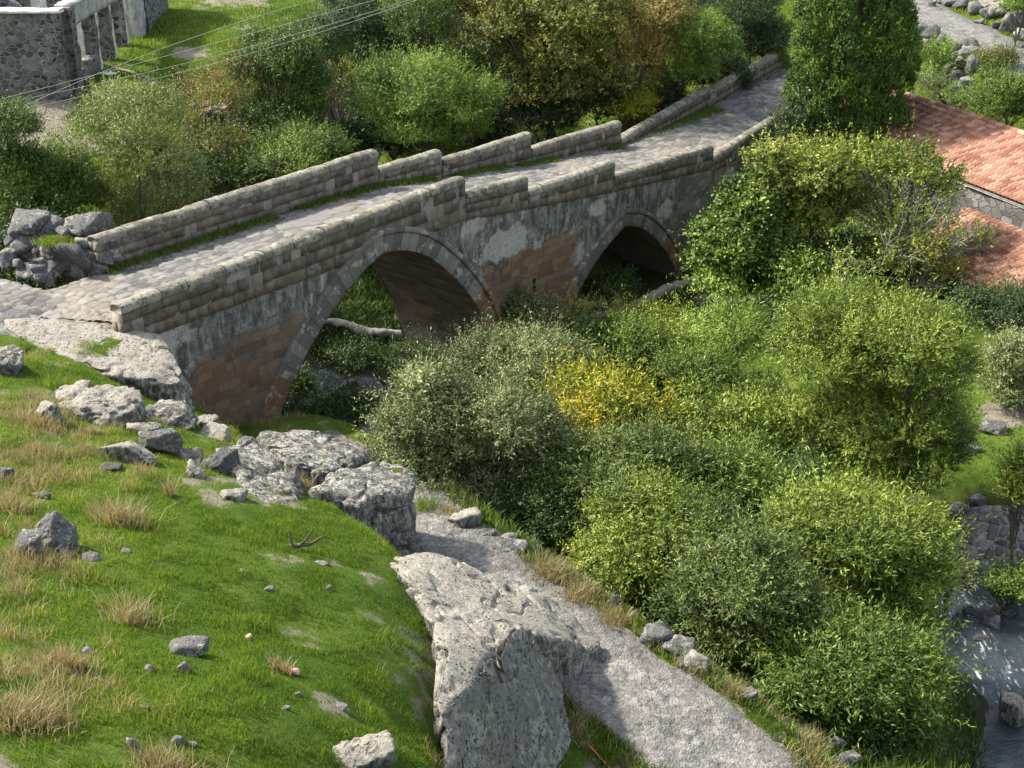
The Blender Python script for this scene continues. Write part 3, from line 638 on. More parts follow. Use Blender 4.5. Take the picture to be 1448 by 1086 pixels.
d1b,d2b,ridb=cells2(qs/.62+us*.35+wx,us/.95+wy,43,.55);e2=(d2b-d1b)*1.6
fk=flag>.5;e=np.where(fk,e2,e1);rid=np.where(fk,ridb,rid)
zc=np.repeat(zz,nu)+.025*sst(.02,.25,e)+.022*(rid-.5)*np.where(fk,.6,1)+.03*fbm(P3(qs*.5,us*.5),3,44)-.06*((us-1.7)/1.7)**2+.012*fbm(P3(x*9,y*9),2,45)
bpart('deck',np.stack([x,y,zc],1),[gridfaces(len(q),nu)[:,::-1]],M['cobble'],attrs={'tone':np.clip(rid*.85+.1*fk,0,1),'joint':1-sst(.03,.15,e)},smooth=True)
# parapets: blocks in courses with a rounded coping of long stones
rng=rs(5)
def parapet(a,b,zt0,zt1,zb0,zb1,out,th=.36,seed=0,coping=True):
    a=np.asarray(a,float);b=np.asarray(b,float);Lg=np.hypot(*(b-a));t=(b-a)/Lg;o=np.asarray(out,float);o=o-t*(o@t);o/=np.hypot(*o)
    rng=rs(seed);t3=np.array([*t,0]);o3=np.array([*o,0]);ch=.17
    mb=MB();mm=MB()
    zt=lambda s:zt0+(zt1-zt0)*s/Lg-ch
    zb=lambda s:zb0+(zb1-zb0)*s/Lg
    nrow=max(2,int(round((zt(Lg/2)-zb(Lg/2))/.29)))
    for r in range(nrow):
        s=-rng.uniform(0,.3)
        while s<Lg:
            w=rng.uniform(.24,.5);s0=max(s,0);s1=min(s+w,Lg);s+=w
            if s1-s0<.06: continue
            m=(s0+s1)/2;z0=zb(m)+(zt(m)-zb(m))*r/nrow;z1=zb(m)+(zt(m)-zb(m))*(r+1)/nrow
            sl=(zt(s1)-zt(s0))/(s1-s0)*(r+.5)/nrow+(zb(s1)-zb(s0))/(s1-s0)*(1-(r+.5)/nrow)
            p=a+t*m;tv=np.array([t[0],t[1],sl])
            tone=rng.beta(1.5,1.7)*.86 if r else (rng.uniform(.86,1) if rng.rand()<.42 else rng.uniform(0,.8))
            for sgn in (1,-1):
                pr=rng.uniform(-.016,.016)
                box(mb,[p[0]+o[0]*sgn*(th/4+pr),p[1]+o[1]*sgn*(th/4+pr),(z0+z1)/2],tv*((s1-s0)/2-.001),o3*(th/4),np.array([0,0,(z1-z0)/2-.001]),tone,.007,rng)
    p=(a+b)/2
    for k in range(int(Lg/1.)+1):
        s0=k;s1=min(k+1.,Lg)
        if s1-s0<.05: continue
        m=(s0+s1)/2;q=a+t*m;z0=zb(m)+.01;z1=zt(m)-.01
        box(mm,[q[0],q[1],(z0+z1)/2],np.array([t[0],t[1],(zt1-zt0)/Lg])*((s1-s0)/2*.985),o3*(th/2-.012),np.array([0,0,(z1-z0)/2-.012]))
    w=mb
    V=np.concatenate(w.V)-bo;A=np.concatenate(w.A);par=mk('parapet',V,[np.concatenate(v) for v in w.F.values()],M['parapet'],bridge,attrs={'tone':A})
    mk('mortar_core',np.concatenate(mm.V)-bo,[np.concatenate(v) for v in mm.F.values()],M['mortar'],par,attrs={'tone':np.concatenate(mm.A)})
    # coping
    mc=MB();s=0
    an=np.linspace(-.12,1.12,11)*math.pi
    while s<Lg-.02:
        ln=rng.uniform(.7,1.5) if Lg-s>1.8 else Lg-s
        g=.006;ns=max(3,int(ln/.07));q=np.linspace(s+g,s+ln-g,ns);hh=rng.uniform(-.012,.012);ow=rng.uniform(-.01,.01)
        rows=[]
        for i,x in enumerate(q):
            e=.93 if i in(0,ns-1) else 1.
            wv=(th/2+.045)*e;hv=(ch+.0)*e
            cx=np.cos(an)*wv;cz=np.sin(an);cz=np.where(cz>0,np.maximum(cz,0)**.75*hv,cz*.12)
            pz=zt(x)+hh+.0
            rows.append(np.stack([a[0]+t[0]*x+o[0]*(cx+ow),a[1]+t[1]*x+o[1]*(cx+ow),pz+cz],1))
        V=np.concatenate(rows);nz=fbm(V*5,3,seed+3)*.012+fbm(V*1.3,2,seed)*.015
        V=V+np.stack([o[0]*nz*.5,o[1]*nz*.5,nz],1)
        n_=len(an);Fg=gridfaces(ns,n_)
        fan=lambda b_:[[b_+0,b_+i,b_+i+1] for i in range(1,n_-1)]
        mc.add(V,[Fg,np.array(fan(0))[:,::-1],np.array(fan((ns-1)*n_))],rng.rand());s+=ln
    mk('coping',np.concatenate(mc.V)-bo,[np.concatenate(v) for v in mc.F.values()],M['coping'],par,attrs={'tone':np.concatenate(mc.A)},smooth=True)
fr=[(-3.72,8.58,5.99,6.13),(8.62,11.6,5.66,5.46),(11.64,16.36,4.98,4.86),(16.4,22.85,4.36,3.98)]
for i,(s0,s1,z0,z1) in enumerate(fr):
    parapet(W(s0,.15),W(s1,.15),z0,z1,dz(s0)-.36,dz(s1)-.36,NR,seed=50+i)
parapet(FL[0]-NR*.15,FL[1]-NR*.15,3.55,3.85,2.9,2.9,NR,seed=60);parapet(FL[1]-NR*.15,FL[2]-NR*.15,3.85,4.1,2.9,3.2,NR,seed=61)
bk=[(-1.6,8.79,6.27,6.27),(8.85,11.77,5.66,5.60),(11.85,16.53,5.25,5.20),(16.6,22.15,4.62,4.44)]
for i,(s0,s1,z0,z1) in enumerate(bk):
    parapet(W(s0,WD-.12),W(s1,WD-.12),z0,z1,dz(s0)-.25,dz(s1)-.25,-NR,seed=70+i)
parapet(BL[0]+NR*.1,BL[1]+NR*.1,3.75,4.15,2.95,2.95,-NR,seed=80);parapet(BL[1]+NR*.1,BL[2]+NR*.1,4.02,4.3,2.95,3.2,-NR,seed=81)
# ------------------------------------------------------------------ rocks
M['rock_face']=rock_mat('rock_face',(.24,.236,.218),(.38,.37,.335),.55,.12,.8,1.2)  # grey of the lichen and of the shade on the outcrop's steep side
_ico={}
def ico(n):
    if n not in _ico:
        b=bmesh.new();bmesh.ops.create_icosphere(b,subdivisions=n,radius=1);b.verts.ensure_lookup_table()
        _ico[n]=(np.array([v.co[:] for v in b.verts]),np.array([[v.index for v in f.verts] for f in b.faces]));b.free()
        D=_ico[n][0];_ico[n]=(D/np.linalg.norm(D,axis=1)[:,None],_ico[n][1])
    return _ico[n]
def rockV(c,size,seed,sub=4,npl=10,rough=.105,p=60,rot=None,planes=None,pits=0.,fine=1.):
    rng=rs(seed);D,Fc=ico(sub)
    if planes is None:
        n=rng.normal(size=(npl,3));n/=np.linalg.norm(n,axis=1)[:,None];h=rng.uniform(.58,.98,npl)
    else:
        n=np.array([q[:3] for q in planes],float);h=np.array([q[3] for q in planes],float)/np.linalg.norm(n,axis=1);n/=np.linalg.norm(n,axis=1)[:,None]
    n=np.vstack([n,np.eye(3),-np.eye(3)]);h=np.concatenate([h,np.full(6,1.12 if planes is None else 99.)])
    k=np.maximum(D@n.T,0)/h;r=(k**p).sum(1)**(-1/p)
    size=np.broadcast_to(np.asarray(size,float),(3,));sc=size.mean()
    V=D*r[:,None]*size
    Q=V/sc
    f=fbm(Q*1.7+seed*3.1,5,seed)*rough+fbm(Q*5*fine+seed,5,seed+3)*rough*.5-sst(.82,1.,1-np.abs(fbm(Q*2.2+seed*7,3,seed+6)))*rough*.9
    if pits:
        d1,_=cells3(Q*5.5*fine+seed,seed);f=f-pits*sst(.42,.12,d1)*sst(-.1,.3,fbm(Q*1.5,2,seed+9))
    V=V+D*(f*sc)[:,None]
    a=rng.uniform(0,6.28) if rot is None else rot
    ca,sa=math.cos(a),math.sin(a);V=np.stack([V[:,0]*ca-V[:,1]*sa,V[:,0]*sa+V[:,1]*ca,V[:,2]],1)
    return V+np.asarray(c,float),Fc
def rock(name,c,size,seed,mat,label,cat='rock',group=None,**k):
    V,Fc=rockV(c,size,seed,**k);b=np.array([c[0],c[1],V[:,2].min()])
    return tag(mk(name,V,[Fc],M[mat],None,b,smooth=True),label,cat,group)
def prock(px,py,w,h,seed,mat,label,name='rock',sink=.3,group=None,cat='rock',sub=4,flat=1.,z=None,rot=None,**k):
    # a stone whose foot is where the pixel's sight line meets the ground; w,h = its size in photo pixels
    q=drop(px,py+h*.25) if z is None else atz(px,py,z);m=depth(q)/F
    sx=w*m/2;szz=h*m/2/.85
    return rock(name,(q[0],q[1],q[2]+szz*(1-2*sink)),(sx,sx*.8*flat,szz),seed,mat,label,cat,group,sub=sub,rot=(rs(seed).uniform(-.5,.5) if rot is None else rot),**k)
def multi(name,lst,mat,label,cat='rock',**kk):
    V=[];Fs=[];n=0
    for a in lst:
        v,f=rockV(*a[:3],**a[3]);V.append(v);Fs.append(f+n);n+=len(v)
    V=np.concatenate(V);b=np.array([V[:,0].mean(),V[:,1].mean(),V[:,2].min()])
    return tag(mk(name,V,[np.concatenate(Fs)],M[mat],None,b,smooth=True),label,cat)
def outcrop(top,cz,depth_,mat):pass
def prism_rock(name,foot,zt,zb,seed,mat,label,rough=.05,pits=.05,batter=.12,fine=1.,cat='rock',nth=300,nf=60,nv=56,ridge=.0,raw=False,**k):
    # foot: outline of the rock's top (photo pixel + height of each corner); steep broken sides go down to zb
    T=np.array([atz(*q) for q in foot]);c=T[:,:2].mean(0);th=np.linspace(0,2*math.pi,nth,endpoint=False)
    d=np.stack([np.cos(th),np.sin(th)],1);R_=np.zeros(nth)
    for a,b in zip(T,np.roll(T,-1,0)):
        p=a[:2]-c;e=(b-a)[:2];den=d[:,0]*e[1]-d[:,1]*e[0]+1e-12;t_=(p[0]*e[1]-p[1]*e[0])/den;s_=(p[0]*d[:,1]-p[1]*d[:,0])/den
        R_=np.where((s_>=-.001)&(s_<=1.001)&(t_>0),np.maximum(R_,t_),R_)
    kk=7;R_=np.convolve(np.pad(R_,(kk//2,kk//2),'wrap'),np.ones(kk)/kk,'valid')
    f=np.sqrt(np.linspace(0,1,nf));xy=c+d[None]*(R_[None]*f[:,None])[...,None]
    pc_=np.linalg.lstsq(np.c_[T[:,:2]-c,np.ones(len(T))],T[:,2],rcond=None)[0];res=T[:,2]-np.c_[T[:,:2]-c,np.ones(len(T))]@pc_
    def zt_(q):
        w=1/(np.linalg.norm(q[...,None,:]-T[:,:2],axis=-1)**2+.08);return (w*res).sum(-1)/w.sum(-1)+(q-c)@pc_[:2]+pc_[2]
    zt0=zt_(xy)-.10*(f[:,None]**10)
    P=np.concatenate([xy,zt0[...,None]],2);up=np.zeros_like(P);w=1-sst(.72,1.,f);up[...,2]=(.35+.65*w)[:,None];up[...,:2]=d[None]*(1-w)[:,None,None]*.8
    v=np.linspace(0,1,nv+1)[1:];ze=zt0[-1];dzv=(ze-zb)[None]*v[:,None]
    S=np.concatenate([c+d[None]*(R_[None]+batter*dzv)[...,None],(ze[None]-dzv)[...,None]],2);un=np.zeros_like(S);un[...,:2]=d[None];un[...,2]=.25*(1-v)[:,None]
    P=np.concatenate([P,S]);up=np.concatenate([up,un]);V=P.reshape(-1,3);N=up.reshape(-1,3)
    h=fbm(V*.8+seed*2.1,3,seed)*rough*3.2+fbm(V*2.6+seed,5,seed+2)*rough*1.6
    rg_=1-np.abs(fbm(V*np.array([1.3,1.3,2.0])+seed*5,3,seed+4));h=h-(rough*2.2+ridge)*sst(.80,1.0,rg_)
    if pits:
        d1,_=cells3(V*5*fine,seed);h=h-pits*.7*sst(.40,.15,d1)*sst(.05,.4,fbm(V*1.2,2,seed+9))
        d1,_=cells3(V*11*fine,seed+1);h=h-pits*.25*sst(.40,.15,d1)
    h=h*(1-.72*np.repeat(np.concatenate([w,np.zeros(nv)]),nth));V=V+N*h[:,None];m=len(P);i,j=np.meshgrid(np.arange(m-1),np.arange(nth),indexing='ij');a=(i*nth+j).ravel();b=(i*nth+(j+1)%nth).ravel()
    Fq=np.stack([a,a+nth,b+nth,b],1);b0=np.array([c[0],c[1],zb])
    if raw: return V,Fq
    return tag(mk(name,V,[Fq],M[mat],None,b0,smooth=True),label,cat)
# the big ledge, the boulders and the outcrop above the path
ob=np.array([.3,19.4,2.4]);oc=thing('rock_outcrop','large pale outcrop with pitted flat top and sheer grey face beside the gravel path','rock',ob)
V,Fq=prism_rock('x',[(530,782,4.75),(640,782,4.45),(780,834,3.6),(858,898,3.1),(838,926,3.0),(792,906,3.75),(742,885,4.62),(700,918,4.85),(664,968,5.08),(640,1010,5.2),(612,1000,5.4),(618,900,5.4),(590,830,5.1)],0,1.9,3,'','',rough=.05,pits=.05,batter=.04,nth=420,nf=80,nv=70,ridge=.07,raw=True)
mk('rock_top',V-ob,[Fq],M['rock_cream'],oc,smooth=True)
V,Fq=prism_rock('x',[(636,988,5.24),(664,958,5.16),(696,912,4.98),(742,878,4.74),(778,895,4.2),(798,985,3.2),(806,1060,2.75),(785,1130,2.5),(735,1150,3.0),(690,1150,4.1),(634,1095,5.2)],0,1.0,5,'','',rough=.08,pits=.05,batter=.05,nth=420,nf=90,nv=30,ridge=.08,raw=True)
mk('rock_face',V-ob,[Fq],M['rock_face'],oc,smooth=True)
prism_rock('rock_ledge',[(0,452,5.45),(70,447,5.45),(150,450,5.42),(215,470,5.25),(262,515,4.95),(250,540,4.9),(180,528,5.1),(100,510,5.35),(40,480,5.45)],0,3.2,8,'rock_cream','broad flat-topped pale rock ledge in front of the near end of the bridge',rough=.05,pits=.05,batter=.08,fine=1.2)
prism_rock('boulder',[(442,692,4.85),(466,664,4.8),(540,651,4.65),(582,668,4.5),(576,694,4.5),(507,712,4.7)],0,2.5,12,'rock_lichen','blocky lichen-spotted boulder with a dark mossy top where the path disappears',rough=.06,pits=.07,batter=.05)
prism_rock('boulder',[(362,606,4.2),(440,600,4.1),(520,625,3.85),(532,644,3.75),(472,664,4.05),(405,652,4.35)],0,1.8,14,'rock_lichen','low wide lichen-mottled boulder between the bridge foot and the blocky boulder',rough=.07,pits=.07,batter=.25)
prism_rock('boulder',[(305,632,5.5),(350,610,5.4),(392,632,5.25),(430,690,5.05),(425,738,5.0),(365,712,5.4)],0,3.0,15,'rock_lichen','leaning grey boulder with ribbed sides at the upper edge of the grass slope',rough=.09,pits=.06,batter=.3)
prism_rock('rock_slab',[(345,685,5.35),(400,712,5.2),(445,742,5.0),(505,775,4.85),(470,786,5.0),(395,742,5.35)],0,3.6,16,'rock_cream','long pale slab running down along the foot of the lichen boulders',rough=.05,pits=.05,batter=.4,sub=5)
pr=prock
pr(312,655,40,38,21,'rock_dark','dark knobbly rock with white lichen spots left of the leaning boulder',sub=5,pits=.05)
pr(278,668,32,22,22,'rock_cream','small cream rock half sunk in grass beside the dark knobbly rock')
pr(178,640,96,32,23,'rock_cream','long tilted pale grey slab lying on the upper grass slope',name='rock_slab',sub=5,flat=.5,rot=-.25,rough=.05)
pr(235,625,58,40,24,'rock_grey','grey rock above the long tilted slab',sub=5,pits=.05)
pr(140,578,115,50,25,'rock_cream','rounded cream rock bulging from the grass under the ledge',sub=5,sink=.4,pits=.05)
pr(75,585,38,42,26,'rock_cream','narrow upright cream rock left of the rounded rock under the ledge')
pr(245,588,80,30,27,'rock_lichen','spotted rock with a dark hollow just below the right end of the ledge',sub=5,pits=.07)
pr(290,600,36,16,28,'rock_cream','flat white rock just right of the spotted rock below the ledge')
pr(15,510,52,50,29,'rock_cream','rounded pale rock at the left edge above the grass',sub=5)
pr(72,762,60,46,30,'rock_grey','larger of two grey boulders sitting together in the grass at left',sub=5,sink=.22,name='boulder')
pr(42,778,38,36,31,'rock_grey','smaller of two grey boulders sitting together in the grass at left',sub=5,sink=.2,name='boulder')
pr(508,1066,80,62,32,'rock_cream','speckled cream rock rising from the grass at the bottom edge',sub=5,sink=.35,pits=.05)
pr(262,918,56,22,33,'rock_grey','flat grey stone in the middle of the grass slope',rough=.05)
pr(258,945,22,18,34,'stone_small','small brownish stone just below the flat grey stone')
pr(8,672,22,20,35,'rock_grey','bluish grey stone at the left edge of the grass slope')
pr(122,705,34,10,36,'stone_small','thin pale stone in short grass below the dry tuft') if False else None
for i,(x,y,w,h,mt,l) in enumerate([(205,605,44,22,'rock_cream','low cream rock between the rounded rock and the spotted rock under the ledge'),(105,560,60,24,'rock_cream','pale flat rock showing through grass right below the ledge'),(268,640,50,28,'rock_lichen','lichen rock embedded right of the grey rock above the long slab'),(310,615,44,18,'rock_cream','flat cream rock in the dip before the bridge foot'),(215,585,30,18,'rock_grey','small grey rock tucked under the ledge face'),(130,790,30,10,'rock_grey','grey rock barely showing in the grass between the twin boulders and dry stems'),(60,700,26,12,'rock_grey','half-hidden grey rock above the twin boulders'),(330,700,40,16,'rock_cream','pale rock sliver left of the long pale slab'),(160,660,30,12,'rock_dark','dark splinter of rock below the long tilted slab')]):
    pr(x,y,w,h,400+i,mt,l,sub=4,sink=.4,pits=.04)
for i,(x,y,w,h,l) in enumerate([(250,1045,22,18,'grey stone beside a white pebble at the bottom of the slope'),(275,1052,15,10,'white pebble beside a grey stone at the bottom of the slope'),(422,981,12,9,'white oval pebble low on the green slope'),(404,1000,14,10,'pale pebble just below the white oval pebble'),(482,998,24,12,'bluish flat stone low on the green slope'),(190,1050,16,24,'upright narrow stone in dry grass near the bottom edge'),(205,1001,14,12,'small grey stone above the upright narrow stone'),(210,945,16,14,'brown stone left of the flat grey stone'),(125,920,22,12,'dull stone sunk in grass left of the flat grey stone'),(345,808,16,8,'sliver of pale stone in bright grass under the boulders'),(455,795,18,8,'flat grey stone near the top edge of the bright grass'),(380,832,14,9,'mossy yellowish stone on the bright grass'),(180,780,16,6,'thin pale stone right of the twin boulders'),(640,1055,12,7,'white pebble beside the foot of the outcrop'),(463,832,12,8,'tiny pale stone on the steep green slope')]):
    pr(x,y,w,h,100+i,'stone_small',l,name='stone',sub=3,cat='stone',sink=.4)
# stones along the river side of the path
for i,(x,y,w,h,l) in enumerate([(652,733,46,32,'pale angular rock topping the verge at the upper end of the path'),(690,757,20,14,'small grey stone on the verge next to the pale angular rock'),(722,772,46,20,'flat grey rock on the verge before the dry grass'),(868,852,14,22,'pointed pale stone behind the dry grass on the verge'),(925,897,56,34,'grey boulder on the verge halfway down the path'),(958,915,42,26,'rounded grey rock touching the verge boulder'),(985,936,36,26,'beige rock on the verge below the rounded grey rock'),(1058,985,28,26,'rounded stone in a tuft of grass lower on the verge'),(1108,1018,16,12,'pale stone between two dry tufts on the verge'),(1180,1050,26,24,'beige stone with a pink stain at the lower end of the verge'),(1195,1075,38,26,'large grey stone at the lower end of the verge'),(1172,1028,14,14,'small cream stone above the lower end of the verge')]):
    pr(x,y,w,h,140+i,'rock_grey' if i not in(0,6,9) else 'rock_cream',l,name='stone',sub=4,cat='stone',sink=.36)
rng=rs(9)
for i in range(120):
    t_=rng.uniform(.12,.95)*PL_[-1];sd_=rng.choice([-1,1],p=[.3,.7])*rng.choice([rng.uniform(.2,.9),rng.uniform(.9,1.4)])
    k=np.searchsorted(PL_,t_);a,b=PATH[k-1],PATH[min(k,len(PATH)-1)];tv=(b-a)[:2]/np.hypot(*(b-a)[:2]);p=a[:2]+tv*0+np.array([-tv[1],tv[0]])*sd_
    r=rng.uniform(.015,.06)*rng.uniform(.5,1)
    V,Fc=rockV((p[0],p[1],g1(*p)+.035+r*.3),(r*1.2,r,r*.7),300+i,sub=2)
    tag(mk('pebble',V,[Fc],M['stone_small'],None,(p[0],p[1],g1(*p)),smooth=True),'loose pale pebble lying on or along the gravel path','pebble','loose pebbles on the gravel path')
rng=rs(19)
for i in range(34):
    t_=rng.uniform(.14,.86)*PL_[-1];k=np.searchsorted(PL_,t_);a,b=PATH[k-1],PATH[min(k,len(PATH)-1)];tv=(b-a)[:2]/np.hypot(*(b-a)[:2]);nv=np.array([tv[1],-tv[0]]);nv=nv if nv[0]>0 else -nv
    p=a[:2]+nv*rng.uniform(1.2,2.0);r=rng.uniform(.06,.2)*rng.uniform(.6,1)
    V,Fc=rockV((p[0],p[1],g1(*p)+r*.15),(r*1.3,r,r*.75),700+i,sub=3)
    tag(mk('stone',V,[Fc],M['rock_grey' if i%3 else 'rock_cream'],None,(p[0],p[1],g1(*p)),smooth=True),'low stone half sunk in the grassy verge on the river side of the path','stone','low stones along the grassy verge')
# dry-stone pile at the near end of the far parapet
pile=[(45,350,70,60,'rock_grey','large blue-grey block in the middle of the rubble heap front'),(40,322,60,36,'rock_grey','rounded lichen rock at the top left of the rubble heap'),(82,318,42,28,'rock_grey','grey rock at the top of the rubble heap behind the moss'),(125,322,58,50,'rock_grey','biggest rock crowning the right end of the rubble heap'),(102,346,32,30,'rock_dark','dark bluish rock right of the mossy gap in the rubble heap'),(66,356,26,24,'rock_cream','pale wedge stone in the centre of the rubble heap'),(84,357,22,24,'rock_dark','small dark stone beside the pale wedge stone in the heap'),(118,366,56,42,'rock_grey','broad beige-grey rock low on the right of the rubble heap'),(72,378,50,36,'rock_grey','mottled rock at the foot of the rubble heap centre'),(38,384,40,26,'rock_grey','grey block at the bottom left of the rubble heap'),(148,352,30,36,'rock_grey','upright rock where the rubble heap meets the parapet'),(160,362,26,20,'rock_cream','small squared stone at the foot of the parapet end'),(142,380,28,24,'rock_grey','bluish stone at the lower right corner of the rubble heap'),(12,362,32,28,'rock_grey','half-buried rock at the far left of the rubble heap'),(66,396,24,24,'rock_cream','rounded pale stone standing on the cobbles before the heap'),(22,340,30,26,'rock_dark','dark stone tucked behind the large blue-grey block'),(60,335,36,30,'rock_grey','square rock beneath the lichen rock of the heap')]
pb=atz(85,392,5.35)[1]
for i,(x,y,w,h,mt,l) in enumerate(pile):
    yy=pb+.35+(392-y)*.012+ (0.0 if y>350 else .35)
    q=aty(x,y,yy);m=depth(q)/F
    rock('rock',q,(w*m*.47,w*m*.45,h*m*.5),180+i,mt,l,'rock',None,sub=4,rough=.06,rot=rs(i).uniform(-.4,.4))
rng=rs(77)
for i in range(26):
    x=rng.uniform(18,160);y=rng.uniform(322,392);w=rng.uniform(12,26);yy=pb+.22+(392-y)*.012
    q=aty(x,y,yy);m=depth(q)/F
    rock('rock',q,(w*m*.5,w*m*.5,w*m*.4),800+i,['rock_grey','rock_dark','rock_cream'][i%3],'small broken stone filling a gap in the rubble heap','rock','small stones filling the rubble heap',sub=3)
# core of the heap so that nothing floats
q=aty(85,360,pb+.75);rock('rock',(q[0],q[1]+.3,5.5),(1.3,.55,.6),199,'rock_dark','long dark rock at the back of the rubble heap behind the smaller rocks','rock',None,sub=4)
# river stones
for i,(x,y,w,h,mt,l) in enumerate([(1432,1020,44,46,'rock_cream','large pale boulder standing in the river at the right edge'),(1402,884,28,18,'rock_grey','flat grey rock at the head of the rapids'),(1372,868,20,10,'rock_dark','dark wet rock in the white water'),(1388,905,22,10,'rock_dark','dark submerged rock below the rapids'),(1428,868,26,14,'rock_dark','dark rock by the far bank above the rapids'),(1445,850,30,26,'rock_grey','grey rock at the right edge above the rapids'),(1365,782,36,30,'rock_grey','rounded grey rock at the left end of the mortared bank'),(1345,775,30,34,'rock_dark','dark rock under the willow at the river bank'),(1390,806,34,22,'rock_grey','grey boulder at the foot of the mortared bank'),(1345,806,34,18,'rock_grey','low grey rock at the water below the dark bank rock'),(1420,806,40,18,'rock_dark','dark flat rock under the right part of the mortared bank'),(1360,722,50,26,'rock_grey','grey rock in the shade above the mortared bank'),(1400,605,34,22,'rock_grey','bluish boulder lying in the shaded meadow at right'),(1372,636,24,14,'rock_grey','small grey rock beside the big willow in the meadow'),(1385,712,26,18,'rock_grey','pale rock next to the grey rock above the mortared bank'),(1425,730,24,18,'rock_cream','brownish stone at the edge of the shaded meadow')]):
    zz=WZ if i in (0,1,2,3,4) else None
    pr(x,y,w,h,220+i,mt,l,name='boulder' if w>33 else 'stone',cat='rock',sub=4,z=zz,sink=.3)
for i,(x,y,w,h) in enumerate([(492,545,20,10),(470,560,16,8),(512,556,14,8),(455,548,14,7),(530,562,12,7),(485,565,12,6)]):
    pr(x,y,w,h,250+i,'rock_dark','wet dark stone breaking the shaded stream under the main arch',name='stone',group='wet stones under the main arch',cat='stone',z=WZ+.02)
# upper right road-side walls of loose rock
ur=[(1302,42,26,14),(1318,48,32,14),(1296,58,20,16),(1308,68,24,20),(1290,75,18,16),(1330,60,16,14),(1368,62,26,14),(1372,72,22,10),(1362,78,26,12),(1350,70,16,14),(1345,84,18,14),(1358,92,30,16),(1374,98,22,26),(1352,108,26,16),(1340,100,18,14),(1368,118,22,12),(1352,126,24,10),(1330,88,14,14),(1318,80,16,14)]
for i,(x,y,w,h) in enumerate(ur):
    pr(x,y,w,h,260+i,['rock_grey','rock_dark','rock_grey','rock_cream'][i%4],'grey loose rock in the tumbled dry wall below the upper road',name='rock',group='rocks of the tumbled wall below the upper road',sub=3,sink=.15)
ur2=[(1395,22,24,20),(1412,18,26,24),(1425,38,30,28),(1440,30,26,28),(1408,38,18,14),(1440,52,22,16),(1380,14,26,14),(1362,8,24,12),(1345,5,22,10),(1396,6,30,14),(1425,6,36,18),(1446,10,30,22),(1440,66,14,10),(1330,2,18,10),(1385,32,16,8),(1318,8,12,8)]
for i,(x,y,w,h) in enumerate(ur2):
    pr(x,y,w,h,290+i,['rock_grey','rock_cream','rock_grey','rock_dark'][i%4],'grey rock piled on the bank above the upper road',name='rock',group='rocks on the bank above the upper road',sub=3,sink=.15)
for i,(x,y,w,h,l) in enumerate([(1290,160,20,10,'white stone')]): pass
for i,(x,y,w,h) in enumerate([(288,150,30,12),(300,158,26,10),(315,152,24,10),(275,152,14,8),(325,160,18,8)]):
    pr(x,y,w,h,320+i,'rock_cream','whitish rubble stone behind the rusty shrub',name='stone',group='whitish rubble behind the rusty shrub',sub=3,cat='stone')
for i,(x,y,w,h) in enumerate([(95,135,22,14),(112,132,18,12),(84,140,14,8),(104,140,14,8),(70,138,14,7),(50,140,12,7),(128,110,14,12),(138,96,10,10),(118,120,12,10)]):
    pr(x,y,w,h,330+i,'rock_dark','fallen block at the foot of the ruined wall',name='stone',group='fallen blocks at the foot of the ruin',sub=3,cat='stone')
# blocks at the bridge foot
for i,(x,y,w,h,l) in enumerate([(350,590,18,12,'small block at the foot of the left abutment'),(362,580,24,14,'grey block leaning on the left abutment'),(372,592,16,8,'flat block at the foot of the main arch'),(285,553,28,22,'angular stone wedged between ledge and bridge')]):
    pr(x,y,w,h,345+i,'rock_grey',l,name='stone',sub=3,cat='stone')
q=drop(750,440);rock('rock_slab',(q[0]+.1,q[1]+.6,q[2]+.35),(1.0,.45,.35),351,'rock_cream','pale stone slab leaning against the central pier of the bridge','rock',None,sub=4,rot=-.6,rough=.05)
